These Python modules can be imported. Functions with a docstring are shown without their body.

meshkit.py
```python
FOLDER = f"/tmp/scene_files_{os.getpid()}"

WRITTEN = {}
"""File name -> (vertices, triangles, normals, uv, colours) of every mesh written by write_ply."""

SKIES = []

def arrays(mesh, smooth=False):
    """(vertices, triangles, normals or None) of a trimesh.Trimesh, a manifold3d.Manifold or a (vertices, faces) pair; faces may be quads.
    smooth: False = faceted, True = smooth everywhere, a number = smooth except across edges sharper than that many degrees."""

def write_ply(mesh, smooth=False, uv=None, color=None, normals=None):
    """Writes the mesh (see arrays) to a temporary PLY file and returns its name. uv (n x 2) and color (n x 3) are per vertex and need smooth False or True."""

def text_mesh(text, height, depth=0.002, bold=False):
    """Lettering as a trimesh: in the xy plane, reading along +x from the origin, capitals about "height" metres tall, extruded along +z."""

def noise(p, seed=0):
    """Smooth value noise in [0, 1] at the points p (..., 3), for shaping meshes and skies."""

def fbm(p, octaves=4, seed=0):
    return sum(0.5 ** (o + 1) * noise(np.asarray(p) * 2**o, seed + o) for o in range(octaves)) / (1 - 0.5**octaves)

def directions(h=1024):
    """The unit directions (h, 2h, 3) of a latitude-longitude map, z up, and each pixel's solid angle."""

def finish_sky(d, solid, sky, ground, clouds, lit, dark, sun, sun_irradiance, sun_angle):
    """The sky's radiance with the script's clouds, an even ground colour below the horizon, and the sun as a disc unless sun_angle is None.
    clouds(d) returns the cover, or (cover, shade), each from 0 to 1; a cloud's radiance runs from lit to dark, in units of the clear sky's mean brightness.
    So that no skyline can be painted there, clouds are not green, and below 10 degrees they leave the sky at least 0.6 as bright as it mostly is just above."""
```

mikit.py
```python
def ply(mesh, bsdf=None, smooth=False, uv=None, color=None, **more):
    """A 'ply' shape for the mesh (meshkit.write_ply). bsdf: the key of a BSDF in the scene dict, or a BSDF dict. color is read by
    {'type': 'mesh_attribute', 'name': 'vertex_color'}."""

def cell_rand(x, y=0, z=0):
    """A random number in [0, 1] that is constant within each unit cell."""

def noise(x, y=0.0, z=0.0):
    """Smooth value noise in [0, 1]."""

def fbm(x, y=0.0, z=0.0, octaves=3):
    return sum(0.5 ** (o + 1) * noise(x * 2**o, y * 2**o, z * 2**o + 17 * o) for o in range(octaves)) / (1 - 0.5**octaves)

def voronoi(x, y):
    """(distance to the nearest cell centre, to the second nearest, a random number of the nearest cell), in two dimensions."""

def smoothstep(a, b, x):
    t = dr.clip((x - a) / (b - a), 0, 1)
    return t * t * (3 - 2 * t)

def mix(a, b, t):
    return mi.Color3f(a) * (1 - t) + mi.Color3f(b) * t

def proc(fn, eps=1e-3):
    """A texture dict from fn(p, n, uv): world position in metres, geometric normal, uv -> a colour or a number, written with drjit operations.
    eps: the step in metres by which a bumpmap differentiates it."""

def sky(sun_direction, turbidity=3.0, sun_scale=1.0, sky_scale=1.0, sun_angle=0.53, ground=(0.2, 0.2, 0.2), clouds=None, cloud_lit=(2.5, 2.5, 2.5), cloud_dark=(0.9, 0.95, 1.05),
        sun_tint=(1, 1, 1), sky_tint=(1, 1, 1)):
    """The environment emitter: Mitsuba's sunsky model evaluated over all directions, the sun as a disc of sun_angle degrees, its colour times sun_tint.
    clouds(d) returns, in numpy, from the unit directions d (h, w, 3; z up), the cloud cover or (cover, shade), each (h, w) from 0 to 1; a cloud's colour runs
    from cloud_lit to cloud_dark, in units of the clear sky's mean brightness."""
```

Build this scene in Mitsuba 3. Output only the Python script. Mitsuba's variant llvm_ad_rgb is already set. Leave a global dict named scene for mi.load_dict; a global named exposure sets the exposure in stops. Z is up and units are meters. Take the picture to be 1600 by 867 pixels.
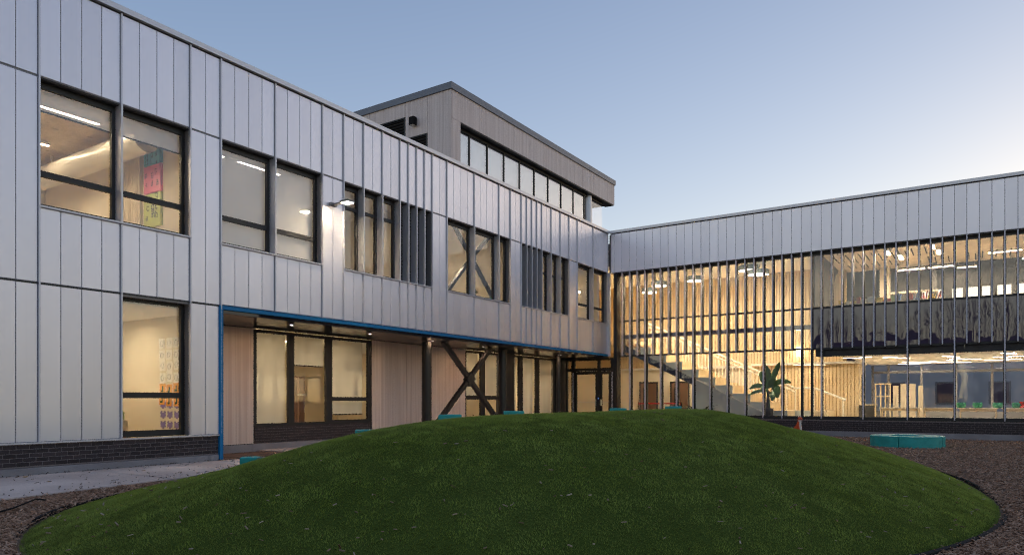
import math, random
import numpy as np, trimesh, manifold3d, drjit as dr, mitsuba as mi
import mikit, meshkit
from mikit import proc, noise, fbm, smoothstep, mix, cell_rand

random.seed(7)
rng = np.random.default_rng(7)
T = mi.ScalarTransform4f
scene, labels = {}, {}
ORD = ['first', 'second', 'third', 'fourth', 'fifth', 'sixth', 'seventh', 'eighth', 'ninth', 'tenth', 'eleventh', 'twelfth', 'thirteenth', 'fourteenth', 'fifteenth', 'sixteenth', 'seventeenth', 'eighteenth', 'nineteenth', 'twentieth', 'twenty-first', 'twenty-second', 'twenty-third', 'twenty-fourth']

# ------------------------------------------------------------------ camera, sky, exposure
YAW = math.radians(33.417)
CAM = np.array([14.284, -29.822, 1.2])
FW = np.array([-math.sin(YAW), math.cos(YAW), 0.0])
scene['camera'] = {'type': 'perspective', 'fov': 2 * math.degrees(math.atan(800 / 1102.0)), 'fov_axis': 'x',
                   'principal_point_offset_y': -(626.6 - 433.5) / 867, 'near_clip': 0.05, 'far_clip': 900.0,
                   'to_world': T().look_at(origin=CAM.tolist(), target=(CAM + FW).tolist(), up=[0, 0, 1])}
SUN_AZ = math.radians(20.0)      # from +y towards +x: low behind the right-hand wing
SUN_EL = math.radians(5.0)
scene['sky'] = mikit.sky([math.sin(SUN_AZ) * math.cos(SUN_EL), math.cos(SUN_AZ) * math.cos(SUN_EL), math.sin(SUN_EL)],
                         turbidity=2.0, sun_scale=0.0, sky_scale=1.0, sky_tint=(1.00, 0.97, 1.19), ground=(0.12, 0.12, 0.12))
exposure = 3.53
LAMP = 0.236                      # strength of every electric lamp

# ------------------------------------------------------------------ mesh helpers
class MB:
    def __init__(self):
        self.v, self.f, self.n = [], [], 0

    def add(self, v, f):
        v = np.asarray(v, float); f = np.asarray(f, int)
        if f.shape[1] == 4:
            f = np.vstack([f[:, [0, 1, 2]], f[:, [0, 2, 3]]])
        self.v.append(v); self.f.append(f + self.n); self.n += len(v)
        return self

    def mesh(self, m):
        return self.add(m.vertices, m.faces)

    def box(self, x0, x1, y0, y1, z0, z1):
        x0, x1 = min(x0, x1), max(x0, x1); y0, y1 = min(y0, y1), max(y0, y1); z0, z1 = min(z0, z1), max(z0, z1)
        v = [(x, y, z) for x in (x0, x1) for y in (y0, y1) for z in (z0, z1)]
        return self.add(v, [[0, 1, 3, 2], [4, 6, 7, 5], [0, 4, 5, 1], [2, 3, 7, 6], [0, 2, 6, 4], [1, 5, 7, 3]])

    def obox(self, c, ax, ay, az):
        """box about c with half-axis vectors"""
        c, ax, ay, az = (np.asarray(q, float) for q in (c, ax, ay, az))
        v = [c + i * ax + j * ay + k * az for i in (-1, 1) for j in (-1, 1) for k in (-1, 1)]
        return self.add(v, [[0, 1, 3, 2], [4, 6, 7, 5], [0, 4, 5, 1], [2, 3, 7, 6], [0, 2, 6, 4], [1, 5, 7, 3]])

    def tube(self, pts, r, n=8, cap=True):
        pts = np.asarray(pts, float); r = np.broadcast_to(r, len(pts))
        rings = []
        for i in range(len(pts)):
            d = pts[min(i + 1, len(pts) - 1)] - pts[max(i - 1, 0)]
            d = d / (np.linalg.norm(d) + 1e-12)
            a = np.cross(d, [0, 0, 1] if abs(d[2]) < 0.9 else [1, 0, 0]); a /= np.linalg.norm(a)
            b = np.cross(d, a)
            t = np.arange(n) * 2 * np.pi / n
            rings.append(pts[i] + r[i] * (np.cos(t)[:, None] * a + np.sin(t)[:, None] * b))
        v = np.vstack(rings); f = []
        k = np.arange(n); k2 = (k + 1) % n
        for i in range(len(pts) - 1):
            f.append(np.stack([i * n + k, i * n + k2, (i + 1) * n + k2, (i + 1) * n + k], 1)[:, ::-1])
        f = np.vstack(f); f = np.vstack([f[:, [0, 1, 2]], f[:, [0, 2, 3]]])
        if cap:
            v = np.vstack([v, pts[:1], pts[-1:]]); c0 = len(v) - 2
            f = np.vstack([f, np.stack([k2 * 0 + c0, k, k2], 1)[:, [0, 1, 2]], np.stack([k * 0 + c0 + 1, (len(pts) - 1) * n + k2, (len(pts) - 1) * n + k], 1)])
        return self.add(v, f)

    def lathe(self, prof, c, n=24):
        """profile [(r, z)] turned about the vertical through c"""
        t = np.arange(n) * 2 * np.pi / n
        v = np.vstack([np.stack([c[0] + r * np.cos(t), c[1] + r * np.sin(t), np.full(n, c[2] + z)], 1) for r, z in prof])
        k = np.arange(n); k2 = (k + 1) % n
        f = np.vstack([np.stack([i * n + k, i * n + k2, (i + 1) * n + k2, (i + 1) * n + k], 1) for i in range(len(prof) - 1)])
        return self.add(v, f)

    def get(self):
        return np.vstack(self.v), np.vstack(self.f)


def S(side, off):
    """maps wall coordinates (u along, v out of the wall, w up) to the world. 'L': wall x = off facing +x, u = y. 'R': wall y = off facing -y, u = x."""
    if side == 'L':
        return lambda u0, u1, v0, v1: (off + v0, off + v1, u0, u1)
    return lambda u0, u1, v0, v1: (u0, u1, off - v1, off - v0)


def wbox(mb, side, off, u0, u1, v0, v1, z0, z1):
    x0, x1, y0, y1 = S(side, off)(u0, u1, v0, v1)
    return mb.box(x0, x1, y0, y1, z0, z1)


def panel_mesh(side, off, u0, u1, v0, v1, z0, z1, c=0.006):
    """a sheet from v0 (back) to v1 (front) whose front edges are chamfered by c"""
    def P(u, v, z):
        return (off + v, u, z) if side == 'L' else (u, off - v, z)
    V = [P(u, v0, z) for u, z in ((u0, z0), (u1, z0), (u1, z1), (u0, z1))]
    V += [P(u, v1 - c, z) for u, z in ((u0, z0), (u1, z0), (u1, z1), (u0, z1))]
    V += [P(u, v1, z) for u, z in ((u0 + c, z0 + c), (u1 - c, z0 + c), (u1 - c, z1 - c), (u0 + c, z1 - c))]
    F = [[8, 9, 10, 11]]
    for i in range(4):
        j = (i + 1) % 4
        F += [[i, j, 4 + j, 4 + i], [4 + i, 4 + j, 8 + j, 8 + i]]
    F = np.array(F)
    return MB().add(V, F)


_used = {}


def num(base):
    k = _used.get(base, 0); _used[base] = k + 1
    return base if k == 0 else f'{base}_{k:03d}'


def put(base, mb, mat, smooth=False, label=None, cat=None, group=None, kind=None, **more):
    key = num(base)
    m = mb.get() if isinstance(mb, MB) else mb
    scene[key] = mikit.ply(m, mat, smooth, **more)
    tag(key, label, cat, group, kind)
    return key


def tag(key, label=None, cat=None, group=None, kind=None):
    d = {a: b for a, b in (('label', label), ('category', cat), ('group', group), ('kind', kind)) if b}
    if d:
        labels[key] = d


def thing(base, label, cat, group=None):
    key = num(base); tag(key, label, cat, group)
    return key


def bx(base, mat, *b, **k):
    return put(base, MB().box(*b), mat, **k)


# ------------------------------------------------------------------ materials
def M(name, d):
    scene[name] = d
    return name


def two(d):
    return {'type': 'twosided', 'b': d}


def rgb(*c):
    return {'type': 'rgb', 'value': list(c)}


def prin(name, col, rough=0.5, metal=0.0, spec=0.5, bump=None, **k):
    d = {'type': 'principled', 'base_color': rgb(*col) if isinstance(col, tuple) else col, 'roughness': rough if isinstance(rough, (int, float)) else rough, 'metallic': metal, 'specular': spec, **k}
    if bump is not None:
        d = {'type': 'bumpmap', 'arbitrary': bump[0], 'scale': bump[1], 'bsdf': d}
    return M(name, two(d))


def metal_tone(t):
    def fn(p, n, uv):
        u = p.x + p.y
        g = fbm(u * 1.3 + 31 * t, p.z * 0.5, 3.0 * t, 3) - 0.5
        fine = noise(u * 9, p.z * 0.35, 7 * t) - 0.5
        drip = smoothstep(0.62, 0.9, noise(u * 26, p.z * 0.4, 2.0 + t)) * 0.035
        return mi.Color3f(0.83, 0.80, 0.865) * (t + 0.05 * g + 0.008 * fine - drip * .4)
    return proc(fn)


for i, t in enumerate((0.965, 1.0, 1.03)):
    prin(f'metal_panel_{i}', metal_tone(t), 0.38, 0.75)
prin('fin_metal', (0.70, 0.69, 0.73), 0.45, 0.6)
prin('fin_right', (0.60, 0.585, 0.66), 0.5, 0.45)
prin('jamb_metal', (0.24, 0.235, 0.245), 0.45, 0.3)
prin('backing', (0.05, 0.05, 0.055), 0.6)
prin('frame_black', (0.018, 0.017, 0.018), 0.42)
prin('dark_coping', (0.17, 0.18, 0.21), 0.4, 0.3)
prin('blue_trim', (0.006, 0.18, 0.42), 0.55, 0.0, 0.3)
M('soffit', two({'type': 'plastic', 'diffuse_reflectance': rgb(0.010, 0.013, 0.022), 'int_ior': 1.5}))
prin('dark_steel', (0.016, 0.015, 0.017), 0.3)


def wood_fn(a, b, c, scale=1.0):
    def fn(p, n, uv):
        u = (p.x + p.y) * scale
        s = 0.5 * noise(u * 34, p.z * 0.35) + 0.3 * noise(u * 95, p.z * 0.8, 4) + 0.2 * noise(u * 11, p.z * 0.2, 9)
        col = mix(a, b, smoothstep(0.25, 0.75, s))
        return mix(col, c, smoothstep(0.66, 0.85, noise(u * 17, p.z * 0.25, 21)) * 0.5)
    return proc(fn)


prin('clad_wood', wood_fn((0.70, 0.54, 0.46), (0.82, 0.67, 0.58), (0.60, 0.45, 0.38)), 0.55)
prin('clad_wood_dusk', wood_fn((0.66, 0.55, 0.52), (0.80, 0.69, 0.66), (0.57, 0.46, 0.43)), 0.55)
prin('slat_wood', wood_fn((0.68, 0.545, 0.345), (0.75, 0.615, 0.41), (0.64, 0.50, 0.31)), 0.5)
prin('stair_wood', wood_fn((0.68, 0.54, 0.34), (0.78, 0.64, 0.43), (0.62, 0.47, 0.28)), 0.45)
prin('slat_back', (0.50, 0.37, 0.21), 0.7)
prin('door_wood', (0.16, 0.085, 0.05), 0.5)


def brick_tone(t):
    def fn(p, n, uv):
        g = fbm(p.x * 9 + p.y * 9, p.z * 14, t * 9, 3)
        return mix((0.022, 0.016, 0.018), (0.055, 0.038, 0.040), g) * t
    return proc(fn)


for i, t in enumerate((0.75, 1.0, 1.3)):
    prin(f'brick_{i}', brick_tone(t), 0.7)
prin('mortar', (0.21, 0.175, 0.17), 0.9)


def conc_fn(a, b, s):
    def fn(p, n, uv):
        g = fbm(p.x * s, p.y * s, p.z * s, 4)
        f = noise(p.x * 60, p.y * 60, p.z * 60)
        spots = smoothstep(0.72, 0.85, noise(p.x * 7, p.y * 7, 5.5)) * 0.25
        return mix(a, b, smoothstep(0.3, 0.7, g)) * (0.9 + 0.2 * f) * (1 - spots)
    return proc(fn)


prin('pavement_concrete', conc_fn((0.43, 0.335, 0.29), (0.55, 0.445, 0.39), 1.1), 0.85)
prin('plinth_concrete', conc_fn((0.27, 0.25, 0.26), (0.33, 0.31, 0.32), 2.0), 0.85)
prin('earth', conc_fn((0.10, 0.06, 0.042), (0.16, 0.10, 0.07), 3.0), 0.95)
prin('asphalt', conc_fn((0.04, 0.04, 0.042), (0.06, 0.06, 0.06), 2.0), 0.9)
prin('roofing', (0.12, 0.12, 0.125), 0.9)
prin('wall_cream', (0.74, 0.67, 0.54), 0.8)
prin('wall_white', (0.76, 0.73, 0.68), 0.8)
prin('ceiling_white', (0.80, 0.78, 0.73), 0.85)
prin('ceiling_tan', conc_fn((0.50, 0.42, 0.31), (0.56, 0.47, 0.35), 4.0), 0.8)
prin('floor_vinyl', (0.50, 0.44, 0.35), 0.35)
prin('dark_wall', conc_fn((0.035, 0.032, 0.034), (0.06, 0.055, 0.055), 2.0), 0.6)
prin('stair_grey', (0.50, 0.54, 0.515), 0.6)
prin('navy', (0.012, 0.022, 0.055), 0.45)
prin('rail_cream', (0.88, 0.83, 0.70), 0.4)
prin('teal_paint', conc_fn((0.018, 0.32, 0.29), (0.025, 0.38, 0.35), 6.0), 0.42)
prin('teal_dark', (0.012, 0.20, 0.21), 0.45)
prin('black_plastic', (0.012, 0.012, 0.014), 0.8, 0.0, 0.15)
prin('pot_black', (0.02, 0.02, 0.022), 0.4)
prin('leaf_green', (0.07, 0.15, 0.04), 0.4)
prin('leaf_dark', (0.02, 0.05, 0.018), 0.5)
prin('duct_metal', (0.72, 0.69, 0.62), 0.35, 0.4)
prin('chair_green', (0.05, 0.28, 0.17), 0.4)
prin('chair_red', (0.50, 0.04, 0.03), 0.4)
prin('red_tape', (0.75, 0.03, 0.02), 0.5)
prin('board_cream', (0.70, 0.60, 0.44), 0.5)
prin('book_red', (0.45, 0.05, 0.04), 0.6)
prin('book_yellow', (0.65, 0.45, 0.05), 0.6)
prin('book_blue', (0.05, 0.14, 0.4), 0.6)
prin('book_white', (0.7, 0.68, 0.62), 0.6)
prin('paper_white', (0.90, 0.89, 0.86), 0.8)
prin('paper_orange', (0.78, 0.34, 0.06), 0.8)
prin('paper_violet', (0.26, 0.20, 0.46), 0.8)
prin('paper_teal', (0.10, 0.34, 0.42), 0.3)
prin('paper_pink', (0.66, 0.16, 0.26), 0.3)
prin('paper_lime', (0.45, 0.50, 0.16), 0.3)
prin('ink', (0.05, 0.05, 0.10), 0.7)
prin('chrome', (0.7, 0.68, 0.66), 0.25, 1.0)
prin('pendant_grey', (0.10, 0.14, 0.16), 0.5)
prin('bark', (0.05, 0.042, 0.037), 0.9)
prin('house_wall', (0.10, 0.075, 0.07), 0.9)
prin('house_pale', (0.50, 0.52, 0.56), 0.9)
prin('house_frame', (0.22, 0.22, 0.23), 0.7)
prin('house_roof', (0.05, 0.047, 0.05), 0.9)
M('shade_cloth', {'type': 'principledthin', 'base_color': proc(lambda p, n, uv: mi.Color3f(0.66, 0.64, 0.56) * (0.94 + 0.10 * noise((p.x + p.y) * 5, p.z * 0.25) + 0.03 * noise((p.x + p.y) * 90, p.z * 90))), 'roughness': 0.7, 'diff_trans': 0.75})
M('shade_mesh', two({'type': 'diffuse', 'reflectance': rgb(0.62, 0.61, 0.60)}))
M('shade_open', {'type': 'mask', 'opacity': 0.82, 'b': {'type': 'principledthin', 'base_color': rgb(0.80, 0.79, 0.80), 'roughness': 0.8, 'diff_trans': 0.5}})
M('pale_backing', two({'type': 'diffuse', 'reflectance': rgb(0.82, 0.84, 0.84)}))
M('glass', {'type': 'thindielectric', 'int_ior': 1.62})
M('glass_coated', {'type': 'thindielectric', 'int_ior': 3.2})
M('glass_rear', {'type': 'thindielectric', 'int_ior': 1.5})
M('spandrel', two({'type': 'plastic', 'diffuse_reflectance': rgb(0.075, 0.055, 0.095), 'int_ior': 1.85}))
M('vertex_paint', two({'type': 'principled', 'base_color': {'type': 'mesh_attribute', 'name': 'vertex_color'}, 'roughness': 0.6}))
M('turf', {'type': 'principledthin', 'base_color': {'type': 'mesh_attribute', 'name': 'vertex_color'}, 'roughness': 0.55, 'spec_tint': 0.3, 'diff_trans': 0.9})
M('chip', two({'type': 'diffuse', 'reflectance': {'type': 'mesh_attribute', 'name': 'vertex_color'}}))


def turf_base(p, n, uv):
    g = fbm(p.x * 1.2, p.y * 1.2, 0, 3)
    return mix((0.06, 0.088, 0.018), (0.085, 0.115, 0.026), g)


M('turf_base', two({'type': 'diffuse', 'reflectance': proc(turf_base)}))


def lamp(base, mb, rad, label=None, cat=None, group=None, smooth=False):
    key = num(base)
    m = mb.get() if isinstance(mb, MB) else mb
    scene[key] = mikit.ply(m, 'ceiling_white', smooth, emitter={'type': 'area', 'radiance': rgb(*[LAMP * c for c in rad])})
    tag(key, label, cat, group)
    return key


WARM = np.array([1.0, 0.80, 0.52])
NEUT = np.array([1.0, 0.86, 0.64])
GOLD = np.array([1.0, 0.86, 0.60])


def down_face(x0, x1, y0, y1, z):
    return MB().add([(x0, y0, z), (x0, y1, z), (x1, y1, z), (x1, y0, z)], [[0, 1, 2, 3]])


def linear_light(label, group, x, y, z, lx, ly, rad, drop=0.0):
    """a slim ceiling luminaire: housing and a diffuser that shines down"""
    t = thing('ceiling_light', label, 'ceiling light', group)
    bx(t + '__housing', 'ceiling_white', x - lx / 2, x + lx / 2, y - ly / 2, y + ly / 2, z + 0.006, z + 0.06)
    lamp(t + '__diffuser', down_face(x - lx / 2 + .005, x + lx / 2 - .005, y - ly / 2 + .005, y + ly / 2 - .005, z), rad)
    if drop:
        for s in (-1, 1):
            px, py = (x + s * lx * .4, y) if lx > ly else (x, y + s * ly * .4)
            put(t + '__cable', MB().tube([(px, py, z + .06), (px, py, z + .06 + drop)], .006, 6), 'ceiling_white')
    return t


# ================================================================== SETTING
G = -0.17
bxs = MB().add([(-300, -300, G - .012), (300, -300, G - .012), (300, 300, G - .012), (-300, 300, G - .012)], [[0, 1, 2, 3]])
put('ground', bxs, 'earth', kind='structure')

# pavement along the left wing: cast slabs with open joints
def pave_edge(y):
    return 2.15 - 0.185 * (y + 20.0)
ys = [-31.5, -28.3, -25.6, -22.9, -20.2, -17.5, -14.8, -12.1, -9.4, -6.7, -4.0, -1.6]
put('pavement', MB().box(-2.2, 1.6, -31.5, -1.6, G - .01, G - .002), 'earth', kind='structure')
for a, b in zip(ys[:-1], ys[1:]):
    j = .008
    e0, e1 = max(pave_edge(a + j), 1.7), max(pave_edge(b - j), 1.7)
    x0 = 0.01 if a < -20 else -2.18
    c = .012
    top = -.135
    q = [(x0, a + j), (e0, a + j), (e1, b - j), (x0, b - j)]
    qi = [(x0 + c, a + j + c), (e0 - c, a + j + c), (e1 - c, b - j - c), (x0 + c, b - j - c)]
    V = [(x, y, G - .008) for x, y in q] + [(x, y, top - c) for x, y in q] + [(x, y, top) for x, y in qi]
    F = [[8, 9, 10, 11]]
    for i in range(4):
        k = (i + 1) % 4
        F += [[i, k, 4 + k, 4 + i], [4 + i, 4 + k, 8 + k, 8 + i]]
    put('pavement__slab', MB().add(V, F), 'pavement_concrete')
# far street and lawn beyond both ends, seen only in reflections
put('road', MB().add([(-80, -64, G + .002), (90, -64, G + .002), (90, -57, G + .002), (-80, -57, G + .002)], [[0, 1, 2, 3]]), 'asphalt', kind='structure')

# ================================================================== LEFT WING
W = thing('classroom_wing', 'long two storey wing clad in silver metal panels, running back from the left edge', 'building')
MOD = 0.37
def K(k):
    return -0.16 - MOD * k
ZR, ZJ, ZS, ZL, ZB = 8.95, 7.12, 4.77, 3.35, 0.455     # coping, head joint, sill, lower joint, base flashing
PB = 0.012                                                # half joint
KMAX = 84
WINS = [(64, 56), (54, 46), (44, 34), (32, 22), (20, 10), (8, 0)]
FINS = [0, 4, 8, 10, 12, 14, 16, 17, 18, 19, 20, 22, 24, 28, 32, 34, 35, 36, 37, 38, 40, 42, 44, 46, 50, 54, 56, 60, 64, 68, 72, 76, 80, 84]

# the wall behind the panels, with real openings
wall = MB()
def back(y0, y1, z0, z1):
    wall.box(-.30, -.0165, y0, y1, z0, z1)
back(K(KMAX), -.02, ZJ, 8.9)
edges = [KMAX] + [q for w in WINS for q in w]
for i in range(0, len(edges) - 1, 2):
    if edges[i] > edges[i + 1]:
        back(K(edges[i]), K(edges[i + 1]), ZS - .02, ZJ)
back(K(0), -.02, ZS - .02, ZJ)
back(K(KMAX), K(54), 3.3, ZS - .02); back(K(54), -.02, 3.45, ZS - .02)
back(K(KMAX), K(60), .45, 3.3); back(K(56), K(54), .45, 3.3)
put(W + '__wall', wall, 'jamb_metal')

def panel(key, side, off, u0, u1, z0, z1, tone=None, gap=(0, 0)):
    i = int(rng.integers(0, 3)) if tone is None else tone
    d = rng.uniform(-.002, .002)
    put(key, panel_mesh(side, off, u0 + (gap[0] or PB * .42), u1 - (gap[1] or PB * .42), -.014, d, z0 + .008, z1 - .008), f'metal_panel_{i}')

PK = W + '__wall__panel'
for k in range(KMAX):
    y0, y1 = K(k + 1), K(k)
    gp = (.022 if k + 1 in FINS else 0, .022 if k in FINS else 0)
    panel(PK, 'L', 0, y0, y1, ZJ + .01, ZR - .03, gap=gp)
    inwin = any(b <= k < a for a, b in WINS)
    bot = ZL + .01 if k >= 54 else 3.375
    panel(PK, 'L', 0, y0, y1, bot, ZS - .03 if inwin else ZJ - .012, gap=gp)
    if k >= 54 and not 56 <= k < 60:
        panel(PK, 'L', 0, y0, y1, ZB, ZL - .01, gap=gp)
# upright ribs on every panel group; across the windows they run on as deep fins
for k in FINS:
    y = K(k)
    inside = [(a, b) for a, b in WINS if b < k < a]
    z0 = 3.37 if k < 54 else ZB
    mb = MB()
    hw = .014
    mb.box(-.03, .04, y - hw, y + hw, ZJ - .005 if inside else z0, ZR - .025)
    if inside:
        mb.box(-.245, .042, y - .018, y + .018, ZS - .004, ZJ + .004)
        mb.box(-.03, .04, y - hw, y + hw, z0, ZS - .045)
    put(W + '__fin', mb, 'fin_metal')
put(W + '__coping', MB().box(-.45, .075, K(KMAX), -.02, ZR - .005, 9.06).box(-.45, -.40, K(KMAX), -.02, 8.6, ZR - .006), 'fin_metal')
put(W + '__roof', MB().box(-7.6, -.42, K(KMAX), -.3, 8.5, 8.6), 'roofing')
put(W + '__end_post', MB().box(-.03, .10, -.155 + .022, .0, 3.27, ZJ - .01), 'fin_metal')
put(W + '__flashing', MB().box(-.05, .03, K(KMAX), K(54) + .02, ZB - .03, ZB - .002), 'fin_metal')
put(W + '__sill_line', MB().box(-.03, .012, K(KMAX), K(54), ZL - .006, ZL + .006), 'backing')

# brick base: mortar bed with single bricks
bb = W + '__brick_base'
put(bb, MB().box(-.28, -.0175, K(KMAX), K(54) - .05, 0, ZB - .031), 'mortar')
put(W + '__plinth', MB().box(-.25, .004, K(KMAX), K(54) - .04, G - .02, -.006).box(-2.6, -2.16, -19.9, -2.2, G - .02, .03), 'plinth_concrete')
def bricks(base, side, off, u0, u1, z0, rows, bw=.203, bh=.0675, j=.010, stuff=False, depth=.03):
    proto = {}
    mb = MB()
    for r in range(rows):
        u = u0 + (-(bw + j) / 2 if r % 2 else 0)
        while u < u1 - .02:
            a, b = max(u, u0), min(u + bw, u1)
            u += bw + j
            if b - a < .03:
                continue
            z = z0 + r * (bh + j)
            if stuff:
                wbox(mb, side, off, a, b, -depth, rng.uniform(-.002, .003), z, z + bh)
                continue
            t = int(rng.integers(0, 3))
            ln = round(b - a, 4)
            if (ln, t) not in proto:
                proto[(ln, t)] = mikit.ply(panel_mesh(side, 0, 0, ln, -depth, 0, 0, bh, .004).get(), f'brick_{t}')
            d = rng.uniform(-.002, .003)
            pos = [off + d, a, z] if side == 'L' else [a, off - d, z]
            scene[num(base + '__brick')] = {**proto[(ln, t)], 'to_world': T().translate(pos)}
    if stuff:
        put(base + '__bricks', mb, 'brick_1', kind='stuff')
bricks(bb, 'L', -.012, -27.6, K(54) - .055, .028, 5)
bb2 = put(W + '__recess_brick', MB().box(-2.5, -2.2015, -17.6, -13.16, .035, .50), 'mortar')
bricks(bb2, 'L', -2.195, -17.6, -13.16, .05, 6, stuff=True, depth=.028)

# windows ----------------------------------------------------------
def window(parent, side, off, u0, u1, z0, z1, fr=.06, mull=(), trans=(), depth=.07, top=None, sill=None, pane='glass', fmat='frame_black', hi=None):
    """frame with uprights (mull) and cross bars (trans); one pane for every light; returns the window's key"""
    w = num(parent + '__window')
    top = top or fr; sill = sill or fr
    mb = MB()
    wbox(mb, side, off, u0, u0 + fr, -depth, 0, z0, z1); wbox(mb, side, off, u1 - fr, u1, -depth, 0, z0, z1)
    wbox(mb, side, off, u0 + fr, u1 - fr, -depth, -.001, z1 - top, z1); wbox(mb, side, off, u0 + fr, u1 - fr, -depth, -.001, z0, z0 + sill)
    cells_u = [u0 + fr]
    for m, wd in mull:
        wbox(mb, side, off, m - wd / 2, m + wd / 2, -depth, -.002, z0 + sill, z1 - top)
        cells_u += [m - wd / 2, m + wd / 2]
    cells_u.append(u1 - fr)
    cells_z = [z0 + sill]
    for t, wd in trans:
        wbox(mb, side, off, u0 + fr, u1 - fr, -depth + .001, -.003, t - wd / 2, t + wd / 2)
        cells_z += [t - wd / 2, t + wd / 2]
    cells_z.append(z1 - top)
    put(w + '__frame', mb, fmat)
    for i in range(0, len(cells_u), 2):
        for j in range(0, len(cells_z), 2):
            pane_at(w + '__pane', side, off - (depth * .5 if side == 'L' else -depth * .5), cells_u[i], cells_u[i + 1], cells_z[j], cells_z[j + 1], pane)
    return w

def pane_at(key, side, off, u0, u1, z0, z1, mat='glass', wob=.00022):
    """one sheet of glass, very slightly wavy as toughened glass is"""
    nu, nz = max(2, int((u1 - u0) / .18) + 1), max(2, int((z1 - z0) / .18) + 1)
    U, Z = np.meshgrid(np.linspace(u0, u1, nu), np.linspace(z0, z1, nz), indexing='ij')
    seed = rng.uniform(0, 99)
    d = wob * (np.sin(U * 7 + seed) * np.cos(Z * 5 + seed * 2) + .7 * np.sin(Z * 11 + 3 * seed))
    P = np.stack([off + d, U, Z], -1) if side == 'L' else np.stack([U, off - d, Z], -1)
    idx = np.arange(nu * nz).reshape(nu, nz)
    F = np.stack([idx[:-1, :-1], idx[1:, :-1], idx[1:, 1:], idx[:-1, 1:]], -1).reshape(-1, 4)
    if side == 'L':
        pass
    return put(key, MB().add(P.reshape(-1, 3), F), mat, smooth=True)

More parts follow.
